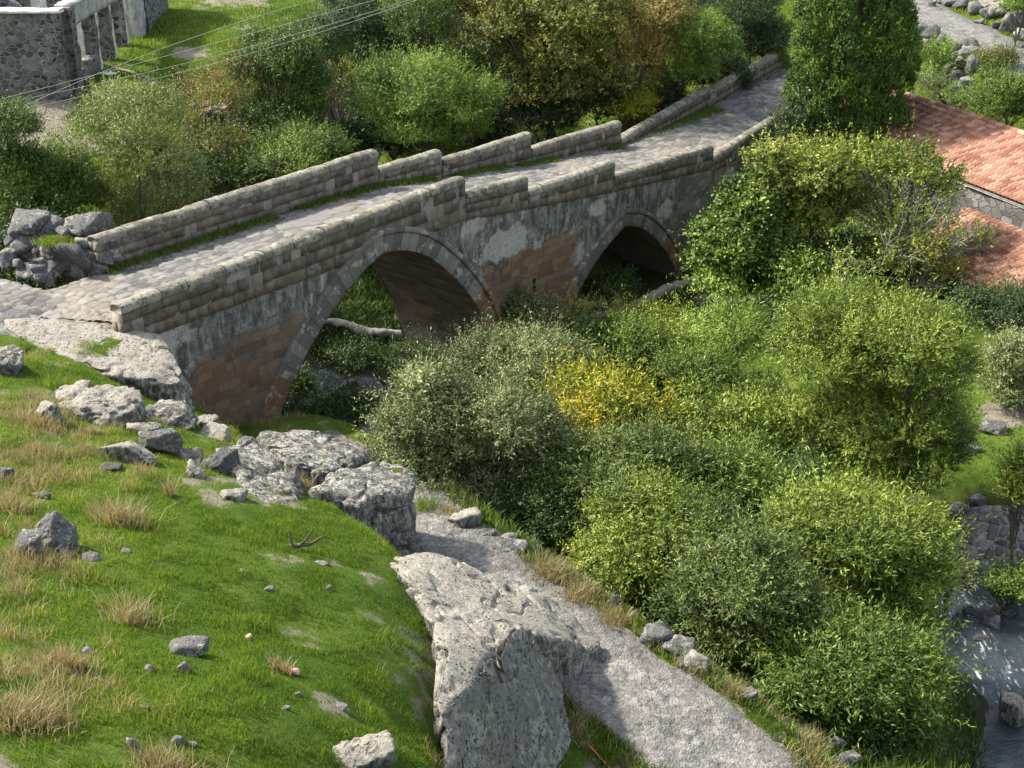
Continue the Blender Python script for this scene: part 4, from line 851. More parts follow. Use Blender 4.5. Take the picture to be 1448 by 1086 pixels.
# ------------------------------------------------------------------ vegetation
def leaves(blobs,n,LL,LW,seed,up=.35,twig=.45,spread=.6,m=14,inner=.16,droop=0.,shape=1.):
    rng=rs(seed);B=np.array([[*b[0],*b[1]] for b in blobs]);K=len(B)
    ar=B[:,3]*B[:,5]+.3*B[:,3]*B[:,4];nt=int(n/m);NN=nt*(3 if K<60 else 8);k=rng.choice(K,NN,p=ar/ar.sum())
    d=rng.normal(size=(NN,3));d[:,2]=np.where(d[:,2]<-.25*np.abs(rng.normal(size=NN)),np.abs(d[:,2])*rng.uniform(0,1,NN),d[:,2]);d/=np.linalg.norm(d,axis=1)[:,None]
    q=1-np.abs(rng.normal(0,inner,NN));q=np.clip(q,.25,1)
    lump=1.0+.20*fbm(d*2.6+k[:,None]*3.7,3,seed)
    p=B[k,:3]+d*B[k,3:]*(q*lump)[:,None]
    dm=np.full(len(p),9.)
    for i in range(K):
        dd=np.linalg.norm((p-B[i,:3])/B[i,3:],axis=1);dm=np.where(k==i,dm,np.minimum(dm,dd))
    keep=(dm>.88)|(rng.rand(len(p))<.10)
    p=p[keep][:nt];d=d[keep][:nt];q_=q[keep][:nt];k=k[keep][:nt];nt=len(p)
    td=d*.75+np.array([0,0,up])+rng.normal(0,.33,(nt,3));td/=np.linalg.norm(td,axis=1)[:,None]
    tl=twig*rng.uniform(.5,1.2,nt)*(1+1.0*(rng.rand(nt)<.2)+1.3*(rng.rand(nt)<.035));t=np.linspace(0,1,m)[None]*np.ones((nt,1))+rng.uniform(-.03,.03,(nt,m))
    base=p[:,None]+td[:,None]*(t*tl[:,None])[...,None];base[...,2]-=droop*(t*tl[:,None])**2
    ld=td[:,None]*.55+rng.normal(0,spread,(nt,m,3));ld[...,2]-=droop*.5;ld/=np.linalg.norm(ld,axis=2)[...,None]
    nn=rng.normal(0,.34,(nt,m,3))+d[:,None]*.8+np.array([0,0,.55]);sd_=np.cross(ld,nn);sd_/=np.linalg.norm(sd_,axis=2)[...,None]+1e-9
    ln=LL*rng.uniform(.65,1.25,(nt,m,1));w=LW*rng.uniform(.7,1.2,(nt,m,1))*.5
    b0=base.reshape(-1,3);ldf=(ld*ln).reshape(-1,3);sf=(sd_*w).reshape(-1,3);mid=b0+ldf*.45*shape
    V=np.stack([b0,mid-sf,b0+ldf,mid+sf],1).reshape(-1,3)
    kt=rng.normal(0,.13,K)
    tone=.47+kt[k][:,None]+.17*fbm(p*1.1,2,seed+5)[:,None]+.12*rng.normal(size=(nt,1))+.17*rng.normal(size=(nt,m))
    N=nt*m;i=np.arange(N)*4
    return V,np.stack([i,i+1,i+2,i+3],1),np.repeat(np.clip(tone,0,1).ravel(),4)
def subblobs(c,r,K,seed,fr=(.32,.54)):
    # billows: rounded masses of uneven size standing out of the crown, some left out
    rng=rs(seed);o=[];c=np.asarray(c);r=np.asarray(r);g=2.399963
    for i in range(K):
        if rng.rand()<.1: continue
        z=1-1.5*(i+.5)/K;a=i*g+rng.uniform(-.6,.6);q=math.sqrt(max(0,1-z*z));d=np.array([q*math.cos(a),q*math.sin(a),z])
        f=rng.uniform(*fr);s=rng.uniform(.8,1.25,3)
        o.append((c+d*r*(1.14-f)*rng.uniform(.86,1.10),r*f*s/s.mean()))
    for i in range(max(2,K//4)):
        d=rng.normal(size=3);d[2]=abs(d[2])*.9;d/=np.linalg.norm(d);f=rng.uniform(.14,.26);o.append((c+d*r*rng.uniform(.85,1.05),r*f))
    o.append((c-np.array([0,0,.2])*r,r*.48));return o
def limbs(mb,base,tgts,r0,seed,sides=6,fork=.35):
    rng=rs(seed);base=np.asarray(base,float);tg=np.array(tgts);cen=tg.mean(0)
    f=base+(cen-base)*fork;f[:2]+=rng.uniform(-.12,.12,2)
    p=np.array([base-[0,0,.15],base*.6+f*.4+np.r_[rng.uniform(-.06,.06,2),0],f]);tube(mb,p,[r0*1.25,r0,r0*.8],8)
    for q in tg:
        m1=f*.6+q*.4+rng.uniform(-.15,.15,3)+[0,0,.12];tube(mb,np.array([f,m1,q]),[r0*.55,r0*.38,r0*.14],sides)
        for _ in range(2):
            e=q+rng.normal(0,.35,3)*np.array([1,1,.7])*np.linalg.norm(q-f)*.5;tube(mb,np.array([m1,(m1+e)/2+rng.uniform(-.1,.1,3),e]),[r0*.24,r0*.14,r0*.05],4)
def tree(name,label,cat,els,base,mat,n,LL=.12,LW=.034,seed=1,K=14,bark_='bark',group=None,crown='crown',r0=.12,sx=1.0,depthk=.9,**kw):
    # els: crown lobes as (cx,cy,rx,ry[,dy]) in photo pixels at the depth of the foot; base=(px,py,z)
    b=atz(*base);b[2]=g1(b[0],b[1]);rng=rs(seed);bl=[]
    tot=sum(e[2]*e[3] for e in els)
    for j,e in enumerate(els):
        dy=e[4] if len(e)>4 else 0.
        c=aty(e[0],e[1],b[1]+dy);m=depth(c)/F;r=np.array([e[2]*m*sx,e[2]*m*depthk*.95,e[3]*m*.95])
        kk=max(4,int(.36*K*math.sqrt(len(els))*e[2]*e[3]/tot)) if len(els)>1 else max(6,int(K*.45))
        bl+=subblobs(c,r,kk,seed*31+j)
    V,Fq,T=leaves(bl,int(n*1.7),LL*.86,LW*.86,seed,**kw)
    gzv=gz(V[:,0],V[:,1]);zmin=gzv+.02
    V[:,2]=np.maximum(V[:,2],zmin)
    t=thing(name,label,cat,b,group)
    mk(crown,V-b,[Fq],L[mat],t,attrs={'tint':T})
    mb=MB();cs=[x[0] for x in bl];sel=[cs[i] for i in rng.permutation(len(cs))[:9]]
    limbs(mb,b,sel,r0,seed);mk('trunk' if crown=='crown' else 'stem',np.concatenate(mb.V)-b,[np.concatenate(v) for v in mb.F.values()],M[bark_],t,attrs={'tone':np.concatenate(mb.A)},smooth=True)
    return t
def shrub(name,label,els,base,mat,n,**k):
    k.setdefault('r0',.05);return tree(name,label,k.pop('cat','shrub'),els,base,mat,n,crown='foliage',**k)
# --- beyond the bridge, left to right
shrub('shrub','dark green bush cut by the left edge behind the rubble heap',[(5,225,50,72),(10,290,50,44)],(10,338,3.2),'mid',22000,seed=1,LL=.12,LW=.035)
shrub('shrub','slender light green bush between the left-edge bush and the round willow',[(62,248,36,42),(100,278,44,50),(60,300,40,30)],(85,335,3.0),'mid',26000,seed=2)
tree('willow','round pale willow with a drooping lower lobe behind the far parapet at left','tree',[(190,215,88,80),(160,285,48,42),(235,270,60,55),(205,315,70,30)],(195,335,2.6),'willow_pale',40000,seed=3,K=22,LL=.12,LW=.031,up=.5)
shrub('shrub','pale grey-green bush peeping out behind the round willow',[(180,158,48,28),(130,180,34,28)],(160,222,3.4),'willow_green',16000,seed=4)
shrub('shrub','half-bare rusty brown shrub on the meadow edge between willow and dark bush',[(300,150,60,48),(325,120,40,40),(280,135,40,25)],(300,225,3.2),'rust',6500,seed=5,K=16,LL=.10,LW=.04,bark_='bark_pale',r0=.06)
shrub('shrub','low twiggy olive-brown shrub below the rusty one behind the far parapet',[(300,215,48,40)],(300,270,2.8),'olive',4500,seed=6,bark_='bark_pale')
tree('dense_tree','upright dense dark green tree with a ragged top at the meadow edge','tree',[(395,105,64,56),(400,165,66,44),(370,85,36,38),(420,85,34,30)],(395,215,3.2),'deep',42000,seed=7,K=24,LL=.12,LW=.04,up=.8)
shrub('shrub','low grey-green bush leaning over the middle of the longest far parapet',[(400,225,75,36),(340,250,42,34),(450,210,40,25)],(390,285,2.4),'mid',24000,seed=8)
shrub('bare_shrub','bare grey twiggy shrub between the dark upright tree and the bright willow',[(480,145,34,55)],(482,220,2.8),'olive',1500,seed=9,bark_='bark_pale',K=18,r0=.05)
tree('willow','bright feathery willow with two lobes behind the crest of the bridge','tree',[(585,145,72,58),(660,165,52,48),(565,190,60,40),(620,190,60,36)],(610,250,2.0),'bright',46000,seed=10,K=24,LL=.17,LW=.032,up=.7,twig=.6)
tree('dense_tree','tall dark shaded tree at the top edge left of centre','tree',[(480,45,70,70),(530,60,60,60),(450,70,40,40)],(500,165,3.0),'dark',30000,seed=11,K=18)
tree('dense_tree','dark green tree filling the top edge between the shaded tree and the walnut','tree',[(600,40,66,66),(640,100,50,50),(570,10,60,50)],(610,180,2.7),'mid',26000,seed=12,K=18)
tree('dense_tree','almost black undergrowth tree below the dark green tree behind the far parapet','tree',[(690,160,70,46)],(690,215,2.3),'dark',12000,seed=13)
tree('walnut_tree','big olive-yellow thinning walnut-like tree behind the middle of the bridge','tree',[(740,60,80,66),(810,110,80,70),(740,130,66,50),(820,30,80,50),(700,20,50,40)],(780,205,2.2),'olive',40000,seed=14,K=36,LL=.17,LW=.07,spread=.8,r0=.18)
tree('walnut_tree','sparse brownish tree between the big olive tree and the bright tree','tree',[(895,90,60,70),(910,20,70,40)],(890,185,2.4),'rust',13000,seed=15,K=18,LL=.15,LW=.06)
tree('willow','light green drooping tree behind the far end of the stepped parapets','tree',[(960,60,72,58),(920,110,46,36),(990,95,40,40)],(955,165,2.6),'bright',34000,seed=16,K=20,LL=.17,LW=.035,up=.2,droop=.5)
shrub('shrub','small yellowing bush poking over the parapet step',[(898,160,26,22)],(896,192,2.6),'yellow',4000,seed=17)
tree('dense_tree','dark tree in shade at the top edge left of the cypress','tree',[(1050,30,55,55),(1080,60,40,30)],(1055,105,3.2),'dark',22000,seed=18)
tree('dense_tree','dark tree behind the light drooping tree at the top edge','tree',[(960,0,100,40),(870,-10,80,40)],(960,115,3.4),'dark',22000,seed=19)
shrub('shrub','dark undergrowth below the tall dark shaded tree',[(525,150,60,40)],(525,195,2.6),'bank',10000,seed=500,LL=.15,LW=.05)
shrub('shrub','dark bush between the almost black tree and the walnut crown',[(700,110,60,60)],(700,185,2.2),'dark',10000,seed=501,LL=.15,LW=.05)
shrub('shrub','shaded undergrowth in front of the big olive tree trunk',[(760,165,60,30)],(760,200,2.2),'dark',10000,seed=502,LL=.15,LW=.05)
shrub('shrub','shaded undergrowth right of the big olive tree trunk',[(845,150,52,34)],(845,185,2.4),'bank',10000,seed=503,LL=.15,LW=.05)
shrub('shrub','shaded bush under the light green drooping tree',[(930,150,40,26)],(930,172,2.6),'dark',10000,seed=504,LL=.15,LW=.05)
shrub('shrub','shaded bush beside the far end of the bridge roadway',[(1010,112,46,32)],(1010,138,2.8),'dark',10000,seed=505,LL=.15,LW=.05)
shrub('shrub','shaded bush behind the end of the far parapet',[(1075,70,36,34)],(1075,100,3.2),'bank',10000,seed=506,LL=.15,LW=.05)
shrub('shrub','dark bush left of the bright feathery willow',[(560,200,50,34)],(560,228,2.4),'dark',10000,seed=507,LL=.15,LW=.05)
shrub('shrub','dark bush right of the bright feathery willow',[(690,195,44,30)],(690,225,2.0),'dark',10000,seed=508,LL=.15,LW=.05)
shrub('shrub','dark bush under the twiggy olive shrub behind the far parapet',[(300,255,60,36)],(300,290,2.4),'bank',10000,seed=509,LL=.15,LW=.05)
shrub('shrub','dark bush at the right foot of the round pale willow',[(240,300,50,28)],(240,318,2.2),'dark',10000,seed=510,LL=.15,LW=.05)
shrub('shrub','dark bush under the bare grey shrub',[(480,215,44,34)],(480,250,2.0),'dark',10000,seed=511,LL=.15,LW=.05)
for i,(s_,d_,h_,l) in enumerate([(-1,8,2.4,'bush added behind the far parapet near the rubble heap to shade the bank'),(16.5,6.6,1.7,'bush added to keep light out of the back of the second arch'),(19.5,6.4,1.6,'bush added behind the far parapet to shade the right of the second arch'),(13.5,6.2,1.5,'bush added behind the far parapet to shade the arch beside the central pier')]):  # bushes added to shade the bank and the second arch from behind
    q=W(s_,d_);b=np.array([q[0],q[1],g1(*q)]);t=thing('shrub','dark '+l,'shrub',b);bl=subblobs(b+[0,0,h_*.55],np.array([1.7,1.4,h_*.55]),14,900+i)
    V,Fq,T=leaves(bl,12000,.15,.05,900+i);V[:,2]=np.maximum(V[:,2],gz(V[:,0],V[:,1])+.02);mk('foliage',V-b,[Fq],L['dark'],t,attrs={'tint':T})
    mb=MB();limbs(mb,b,[x[0] for x in bl][:6],.05,i);mk('stem',np.concatenate(mb.V)-b,[np.concatenate(v) for v in mb.F.values()],M['bark'],t,attrs={'tone':np.concatenate(mb.A)})
# --- cypress: two tall fused columns of knobbly foliage
def cypress(base,label):
    b=atz(*base);b[2]=g1(b[0],b[1]);m=depth(b)/F;rng=rs(77);bl=[]
    t=thing('cypress',label,'cypress',b)
    for k in range(230):
        v=rng.uniform(0,1);z=.7+7.4*v;an=rng.uniform(0,6.283)
        R_=2.15*(1-.12*v)*min(1,(.35+v*4.5)**.7)*rng.uniform(.82,1.05);
        c=np.array([b[0]+math.cos(an)*R_*.95,b[1]+math.sin(an)*R_*.8,b[2]+z]);r=rng.uniform(.34,.62)
        bl.append((c,np.array([r,r,r*1.5])))
    for v_ in np.linspace(.1,.95,12): bl.append((b+np.array([0,0,.7+8.4*v_]),np.array([1.5,1.3,1.0])*min(1,.55+v_*2)))
    V,Fq,T=leaves(bl,300000,.075,.04,78,up=1.3,twig=.12,spread=.5,m=16,inner=.09)
    mk('crown',V-b,[Fq],L['cypress'],t,attrs={'tint':T})
    mb=MB();tube(mb,np.array([b-[0,0,.3],b+[.1,0,4],b+[.0,0,8]]),[.3,.22,.05],8)
    for k in range(60):
        an=rng.uniform(0,6.28);z=rng.uniform(1,9);tube(mb,np.array([b+[0,0,z],b+[math.cos(an)*.9,math.sin(an)*.9,z+.9],b+[math.cos(an)*1.7,math.sin(an)*1.6,z+2.2]]),[.07,.05,.02],5)
    mk('trunk',np.concatenate(mb.V)-b,[np.concatenate(v) for v in mb.F.values()],M['bark'],t,attrs={'tone':np.concatenate(mb.A)},smooth=True)
cypress((1192,222,3.0),'huge dark green cypress with knobbly foliage standing at the far end of the bridge')
shrub('shrub','dark ivy-covered bush at the foot of the cypress beside the near parapet',[(1120,185,26,34),(1150,205,30,25)],(1135,232,3.0),'dark',8000,seed=21)
# --- right side beyond the stream
tree('fig_tree','round leafy fig-like tree close to the second arch','tree',[(1050,345,62,62),(1025,395,60,40),(1085,380,50,60),(1060,300,44,44)],(1060,445,.2),'mid',36000,seed=22,K=26,LL=.15,LW=.10,m=9,twig=.3,shape=1.1)
tree('leafy_tree','yellow-green leafy tree in front of the cypress','tree',[(1140,250,70,40),(1090,235,36,30),(1160,300,50,55),(1110,315,46,46)],(1145,420,.7),'airy',17000,seed=23,K=26,LL=.15,LW=.07,spread=.8)
def bare_tree(base,label):
    b=atz(*base);b[2]=g1(b[0],b[1]);m=depth(b)/F;rng=rs(5);t=thing('thinning_tree',label,'tree',b);mb=MB();tips=[]
    def grow(p,d,l,r,lev):
        n=4;pts=[p]
        for i in range(n):
            d=d+rng.normal(0,.13,3)+np.array([0,0,.03]);d=d/np.linalg.norm(d);p=p+d*l/n;pts.append(p)
        tube(mb,np.array(pts),np.linspace(r,r*.62,n+1),6 if lev<2 else 4)
        if lev>=1: tips.extend(pts[1:])
        if lev<4:
            for _ in range(3 if lev<3 else 3):
                nd=d+rng.normal(0,.55,3);nd[2]=abs(nd[2])*.7+.05 if lev<2 else nd[2]+.1;nd/=np.linalg.norm(nd);grow(pts[rng.randint(2,n+1)],nd,l*rng.uniform(.6,.85),r*.58,lev+1)
    for k in range(7):
        a=k*.9+rng.uniform(-.3,.3);d=np.array([math.cos(a)*.75,math.sin(a)*.7,1.]);grow(b+np.r_[rng.uniform(-.2,.2,2),-.1],d/np.linalg.norm(d),1.75,.10,0)
    mk('trunk',np.concatenate(mb.V)-b,[np.concatenate(v) for v in mb.F.values()],M['bark_pale'],t,attrs={'tone':np.concatenate(mb.A)},smooth=True)
    tips=np.array(tips);bl=[(q,np.array([.32,.32,.28])) for q in tips[rng.permutation(len(tips))[:330]]]
    V,Fq,T=leaves(bl,10000,.12,.055,6,up=.1,twig=.35,m=8,spread=.8,inner=.4)
    mk('crown',V-b,[Fq],L['yellowgreen'],t,attrs={'tint':T})
shrub('shrub','dark undergrowth in the gap below the leafy tree and the bare branches',[(1190,375,56,34),(1240,395,50,26)],(1195,440,.5),'bank',14000,seed=66,LL=.14,LW=.05)
bare_tree((1240,425,.8),'wide thinning tree with many bare pale branches in front of the tiled roof')
tree('leafy_tree','olive leafy tree mixed behind the bare branches beside the roof','tree',[(1265,245,70,36),(1315,268,36,34),(1220,235,46,34)],(1270,395,1.0),'yellowgreen',7000,seed=25,K=22,LL=.13,LW=.06)
tree('thinning_tree','low brown twiggy tree in front of the lower tiled roof','tree',[(1285,375,56,40),(1335,395,26,24)],(1310,445,.7),'olive',5500,seed=26,bark_='bark_pale',K=18,LL=.11,LW=.05)
shrub('shrub','slim pale green ivy column between the fig-like tree and the bare tree',[(1130,400,26,36),(1132,445,30,30)],(1132,478,.0),'bright',12000,seed=27,LL=.11,LW=.06)
tree('willow','largest yellow-green willow with a broad dome beyond the river','tree',[(1235,510,130,88),(1170,510,80,60),(1290,520,80,80),(1260,600,105,75),(1190,620,90,70),(1240,660,110,60),(1320,640,50,60)],(1240,725,-.4),'yellowgreen',120000,seed=28,K=40,LL=.12,LW=.031,up=.45,r0=.2)
shrub('shrub','dark bush in shade under the lower roof at the right edge',[(1415,450,60,38)],(1420,505,.9),'dark',14000,seed=29)
shrub('shrub','grey-green bush at the right edge above the meadow',[(1432,520,32,46),(1432,556,36,30)],(1435,578,.6),'willow',13000,seed=30)
shrub('shrub','loose yellow-green bush cut by the right edge beside the shaded meadow',[(1446,690,22,56)],(1446,758,.2),'yellowgreen',8000,seed=31)
shrub('shrub','bush with leggy leaves on the bank above the lower roof at upper right',[(1425,130,40,36),(1395,155,36,26),(1440,160,30,30)],(1420,185,3.6),'mid',18000,seed=32)
shrub('shrub','light green scrambling plant over the tumbled rocks by the upper road',[(1325,85,24,20),(1318,100,20,15)],(1322,112,3.8),'bright',5000,seed=33)
shrub('shrub','straw-coloured low bush under the upper road',[(1412,90,30,14)],(1412,108,3.9),'olive',5000,seed=34)
shrub('shrub','green bush hanging from the bank at the top right corner',[(1440,10,18,16)],(1440,30,6.2),'bright',4000,seed=35)
shrub('shrub','scrubby grey plant between the tumbled rocks and the upper roof',[(1360,150,36,14),(1320,125,22,10)],(1350,165,3.7),'willow',5000,seed=36)
# --- between the bridge and the stream
shrub('shrub','grey-blue bush in front of the central pier',[(725,455,42,38)],(725,500,-.3),'willow',16000,seed=40)
shrub('bare_shrub','bare grey thorny shrub with dead stems in front of the second arch',[(830,465,62,32)],(830,510,-.4),'olive',2600,seed=41,bark_='bark_pale',K=26,r0=.05)
shrub('shrub','green bush behind the bare thorny shrub below the second arch',[(870,500,70,40),(930,520,60,36)],(890,560,-.5),'mid',20000,seed=42)
shrub('shrub','loose shrub with scattered yellow leaves by the driftwood',[(915,465,46,30)],(915,520,-.5),'yellow',3600,seed=43,K=20)
shrub('shrub','feathery light green shrub in the middle of the stream bank',[(1010,500,52,40),(1050,480,36,36)],(1020,560,-.4),'bright',13000,seed=44,LL=.18,LW=.03,up=.8,twig=.7)
shrub('shrub','dull green bank scrub between the feathery shrub and the yellow shrub',[(980,545,60,34),(1050,560,60,30)],(1010,600,-.4),'mid',15000,seed=45)
tree('willow','silvery round-topped willow just in front of the main arch pier','tree',[(735,525,84,40),(795,535,46,36),(670,548,50,40)],(720,640,.0),'willow',42000,seed=46,K=26,LL=.12,LW=.031,up=.5)
tree('willow','large grey-green willow beside the lichen boulder at the head of the path','tree',[(600,590,66,56),(690,615,76,60),(640,660,92,58),(600,645,66,56),(700,700,60,46),(735,660,40,50)],(645,752,1.0),'willow',82000,seed=47,K=40,LL=.12,LW=.031,up=.45,r0=.16)
shrub('shrub','golden yellow autumn shrub in the middle of the willows',[(850,595,76,46),(802,598,40,42),(905,618,52,40),(850,648,72,42),(948,640,36,30)],(860,690,.1),'yellow',44000,seed=48,K=26,LL=.15,LW=.045,up=1.0,twig=.55)
shrub('shrub','yellow-green shrub with orange tips right of the golden shrub',[(1035,615,66,36),(980,630,46,36),(1080,645,44,40)],(1030,712,-.1),'yellowgreen',22000,seed=49,K=20,LL=.14,LW=.05,up=.8)
tree('willow','grey-green willow dome below the golden shrub','tree',[(850,690,84,62),(900,660,66,42),(800,730,56,50),(940,690,60,50)],(860,790,.5),'willow_green',56000,seed=50,K=30,LL=.12,LW=.031)
tree('willow','dark feathery willow between the grey dome and the bright willow','tree',[(1025,690,50,46),(1060,720,46,46)],(1035,800,.2),'mid',22000,seed=51,LL=.15,LW=.032)
tree('willow','yellowish willow hanging towards the middle of the path','tree',[(930,760,86,62),(880,810,60,48),(960,800,66,50)],(935,868,.6),'yellowgreen',56000,seed=52,K=28,LL=.12,LW=.031,up=.25,droop=.25)
tree('willow','bright sunlit willow leaning over the rapids','tree',[(1205,765,108,46),(1160,805,80,54),(1255,800,72,64),(1225,850,84,58),(1278,850,40,46)],(1215,930,-.2),'yellowgreen',92000,seed=53,K=36,LL=.15,LW=.036,up=.6,r0=.16)
tree('willow','grey-green willow with a shaded right flank beside the lower path','tree',[(1055,840,74,66),(1110,890,76,66),(1040,900,62,56)],(1075,985,.3),'willow_green',62000,seed=54,K=30,LL=.12,LW=.031)
tree('willow','dark green willow at the bottom leaning over the river','tree',[(1215,955,90,52),(1268,975,52,44),(1180,1000,80,54),(1240,1030,68,52),(1150,960,56,48)],(1200,1065,.0),'mid',82000,seed=55,K=36,LL=.14,LW=.036,r0=.16)
shrub('shrub','deep green shrub at the bottom edge under the dark river willow',[(1225,1070,76,34),(1275,1092,44,28)],(1250,1105,-.2),'dark',14000,seed=56)
shrub('shrub','small grassy shrub at the far bank of the river above the rapids',[(1438,838,28,6),(1412,840,16,5)],(1425,838,-.8),'mid',6000,seed=57,up=1.)
shrub('shrub','small pale shrub at the river end of the bright willow',[(1340,822,16,14)],(1345,848,-.9),'willow',4500,seed=58)
shrub('shrub','filler bush coloured dark for shade between the big grey-green willow and the golden shrub',[(760,645,46,50),(778,659,32,35)],(760,730,0.4),'bank',13000,seed=600)  # dark fillers from here: leaf colour stands in for shade between crowns
shrub('shrub','yellow-green bush between the golden shrub and the grey dome',[(960,650,44,40),(942,664,30,28)],(960,720,0.1),'yellowgreen',13000,seed=601)
shrub('shrub','filler bush coloured dark for shade at the left foot of the largest willow',[(1120,705,50,50),(1138,719,35,35)],(1120,790,-0.1),'bank',13000,seed=602)
shrub('shrub','filler bush coloured dark for shade between the hanging yellowish willow and the dark feathery one',[(995,770,44,50),(977,784,30,35)],(995,860,0.4),'bank',13000,seed=603)
shrub('shrub','filler bush coloured dark for shade behind the grey-green willow of the lower path',[(1105,790,46,46),(1123,804,32,32)],(1105,880,0.1),'bank',13000,seed=604)
shrub('shrub','filler bush coloured dark for shade at the path side between the yellowish and the grey-green willow',[(985,860,36,40),(967,874,25,28)],(985,925,0.7),'bank',13000,seed=605)
shrub('shrub','filler bush coloured dark for shade between the lower grey-green willow and the dark river willow',[(1140,930,44,44),(1158,944,30,30)],(1140,1000,0.2),'bank',13000,seed=606)
shrub('shrub','filler bush coloured dark for shade at the verge right of the big grey-green willow',[(760,735,44,42),(742,749,30,29)],(760,795,0.9),'bank',13000,seed=607)
shrub('shrub','small bush with yellow and orange tips behind the grey dome',[(1010,640,40,30),(1028,654,28,21)],(1010,690,-0.1),'yellow',13000,seed=608)
# under the main arch
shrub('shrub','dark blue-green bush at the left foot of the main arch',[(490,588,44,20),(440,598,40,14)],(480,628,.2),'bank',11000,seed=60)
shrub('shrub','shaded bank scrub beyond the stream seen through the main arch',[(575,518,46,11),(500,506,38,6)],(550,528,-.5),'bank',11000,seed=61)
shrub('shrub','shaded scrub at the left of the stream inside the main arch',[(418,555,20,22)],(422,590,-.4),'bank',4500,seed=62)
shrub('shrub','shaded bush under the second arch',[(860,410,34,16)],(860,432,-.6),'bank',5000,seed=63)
# ------------------------------------------------------------------ grass
def projv(x,y,z):
    dp=y*math.cos(TH)-(z-H)*math.sin(TH);up=y*math.sin(TH)+(z-H)*math.cos(TH)
    return 724+F*x/dp,543-F*up/dp,dp
def blades(x,y,z,h,w,rng,lean=.5,tint=None,dirv=None):
    n=len(x);a=rng.uniform(0,6.283,n);ld=rng.uniform(0,6.283,n);l=lean*h*rng.uniform(.2,1.3,n)
    lx=np.cos(ld)*l;ly=np.sin(ld)*l
    if dirv is not None: lx+=dirv[0]*h;ly+=dirv[1]*h
    sx=np.cos(a)*w/2;sy=np.sin(a)*w/2
    V=np.empty((n,5,3))
    V[:,0]=np.stack([x-sx,y-sy,z-.02],1);V[:,1]=np.stack([x+sx,y+sy,z-.02],1)
    V[:,2]=np.stack([x+sx*.7+lx*.35,y+sy*.7+ly*.35,z+h*.6],1);V[:,3]=np.stack([x-sx*.7+lx*.35,y-sy*.7+ly*.35,z+h*.6],1)
    V[:,4]=np.stack([x+lx,y+ly,z+h*.97],1)
    i=np.arange(n)*5
    return V.reshape(-1,3),[np.stack([i,i+1,i+2,i+3],1),np.stack([i+3,i+2,i+4],1)],np.repeat(tint,5)
def scatter(n,x0,x1,y0,y1,rng,margin=120):
    x=rng.uniform(x0,x1,n);y=rng.uniform(y0,y1,n);z=gz(x,y);px,py,dp=projv(x,y,z)
    ok=(px>-margin)&(px<1448+margin)&(py>-60)&(py<1086+margin)
    pd,_=polyd(x,y,PATH);ld,_=polyd(x,y,LANE);rd,_=polyd(x,y,RIV);td,_=polyd(x,y,TRACK);s,d=sd(x,y)
    edge=.25*vnoise(P3(x*1.5,y*1.5),3)
    ok&=(pd>1.06+.8*edge)&(ld>1.75+edge)&(rd>2.3)&(td>1.6+edge)&~((s>-4)&(s<40)&(d>-.3)&(d<4.3))
    dd=np.zeros(n)
    for px_,py_,z_,r,a in [(50,170,3.7,3.2,.95),(120,190,3.4,2.2,.7),(270,80,4.2,1.1,.9),(330,5,4.9,3,.8),(345,37,4.8,1.2,.6),(1430,585,.6,.9,.9),(800,150,2.5,4,.5)]:
        q=atz(px_,py_,z_);dd=np.maximum(dd,a*np.exp(-((x-q[0])**2+(y-q[1])**2)/r**2*.8))
    ok&=rng.rand(n)>dd*1.2
    return x[ok],y[ok],z[ok],px[ok],py[ok]
rng=rs(21)
x,y,z,px,py=scatter(900000,-17,6,9.2,34,rng)
k=(px<1250);x,y,z,px,py=[q[k] for q in (x,y,z,px,py)]
cl=fbm(P3(x*2.6,y*2.6),3,2);lg=fbm(P3(x*.45,y*.45),3,6)
pd,_=polyd(x,y,PATH)
fl=np.exp(-((px-420)**2/330**2+(py-880)**2/190**2))   # the lush middle of the slope keeps short and dense
dryk=lg*.5+.45*cl-.75*fl+.25*np.exp(-((px-60)**2/120**2+(py-960)**2/120**2))+.22*np.exp(-((px-40)**2/120**2+(py-640)**2/130**2))
isdry=dryk+rng.normal(0,.16,len(x))>.40
hh=np.clip(.062+.062*cl+.02*lg,.02,.2)*rng.uniform(.7,1.3,len(x))
hh=np.where(pd<1.5,hh*.6,hh)
up_=sst(900,640,py)
tint=np.clip(.40+.26*lg+.18*cl+.14*rng.normal(size=len(x))+.20*up_-.06*fl,0,1)
bare=fbm(P3(x*1.3,y*1.3),4,77)
a=~isdry&(rng.rand(len(x))>.75*sst(.35,.7,bare))
V,Fs,T=blades(x[a],y[a],z[a],hh[a],.011*rng.uniform(.7,1.3,a.sum()),rng,.75,tint[a])
tag(mk('slope_grass',V,Fs,L['grass'],attrs={'tint':T}),'short bright green grass covering the foreground slope','grass',kind='stuff')
a=isdry&(rng.rand(len(x))<.55)
V,Fs,T=blades(x[a],y[a],z[a],hh[a]*1.6+.03,.010*rng.uniform(.7,1.3,a.sum()),rng,.9,np.clip(rng.normal(.45,.2,a.sum()),0,1))
tag(mk('dry_grass',V,Fs,L['dry'],attrs={'tint':T}),'straw-coloured dry grass in patches among the green of the slope','grass',kind='stuff')
x,y,z,px,py=scatter(330000,-27,24,38,80,rng)
s_,d_=sd(x,y);bk_=(s_>-2)&(s_<24)&(d_<10);xb,yb,zb=x[bk_],y[bk_],z[bk_];x,y,z=x[~bk_],y[~bk_],z[~bk_]
xb=np.repeat(xb,4)+rng.normal(0,.15,4*len(xb));yb=np.repeat(yb,4)+rng.normal(0,.15,4*len(yb));s_,d_=sd(xb,yb);k=(d_>4.1)&(polyd(xb,yb,RIV)[0]>2.2);xb,yb=xb[k],yb[k];zb=gz(xb,yb)
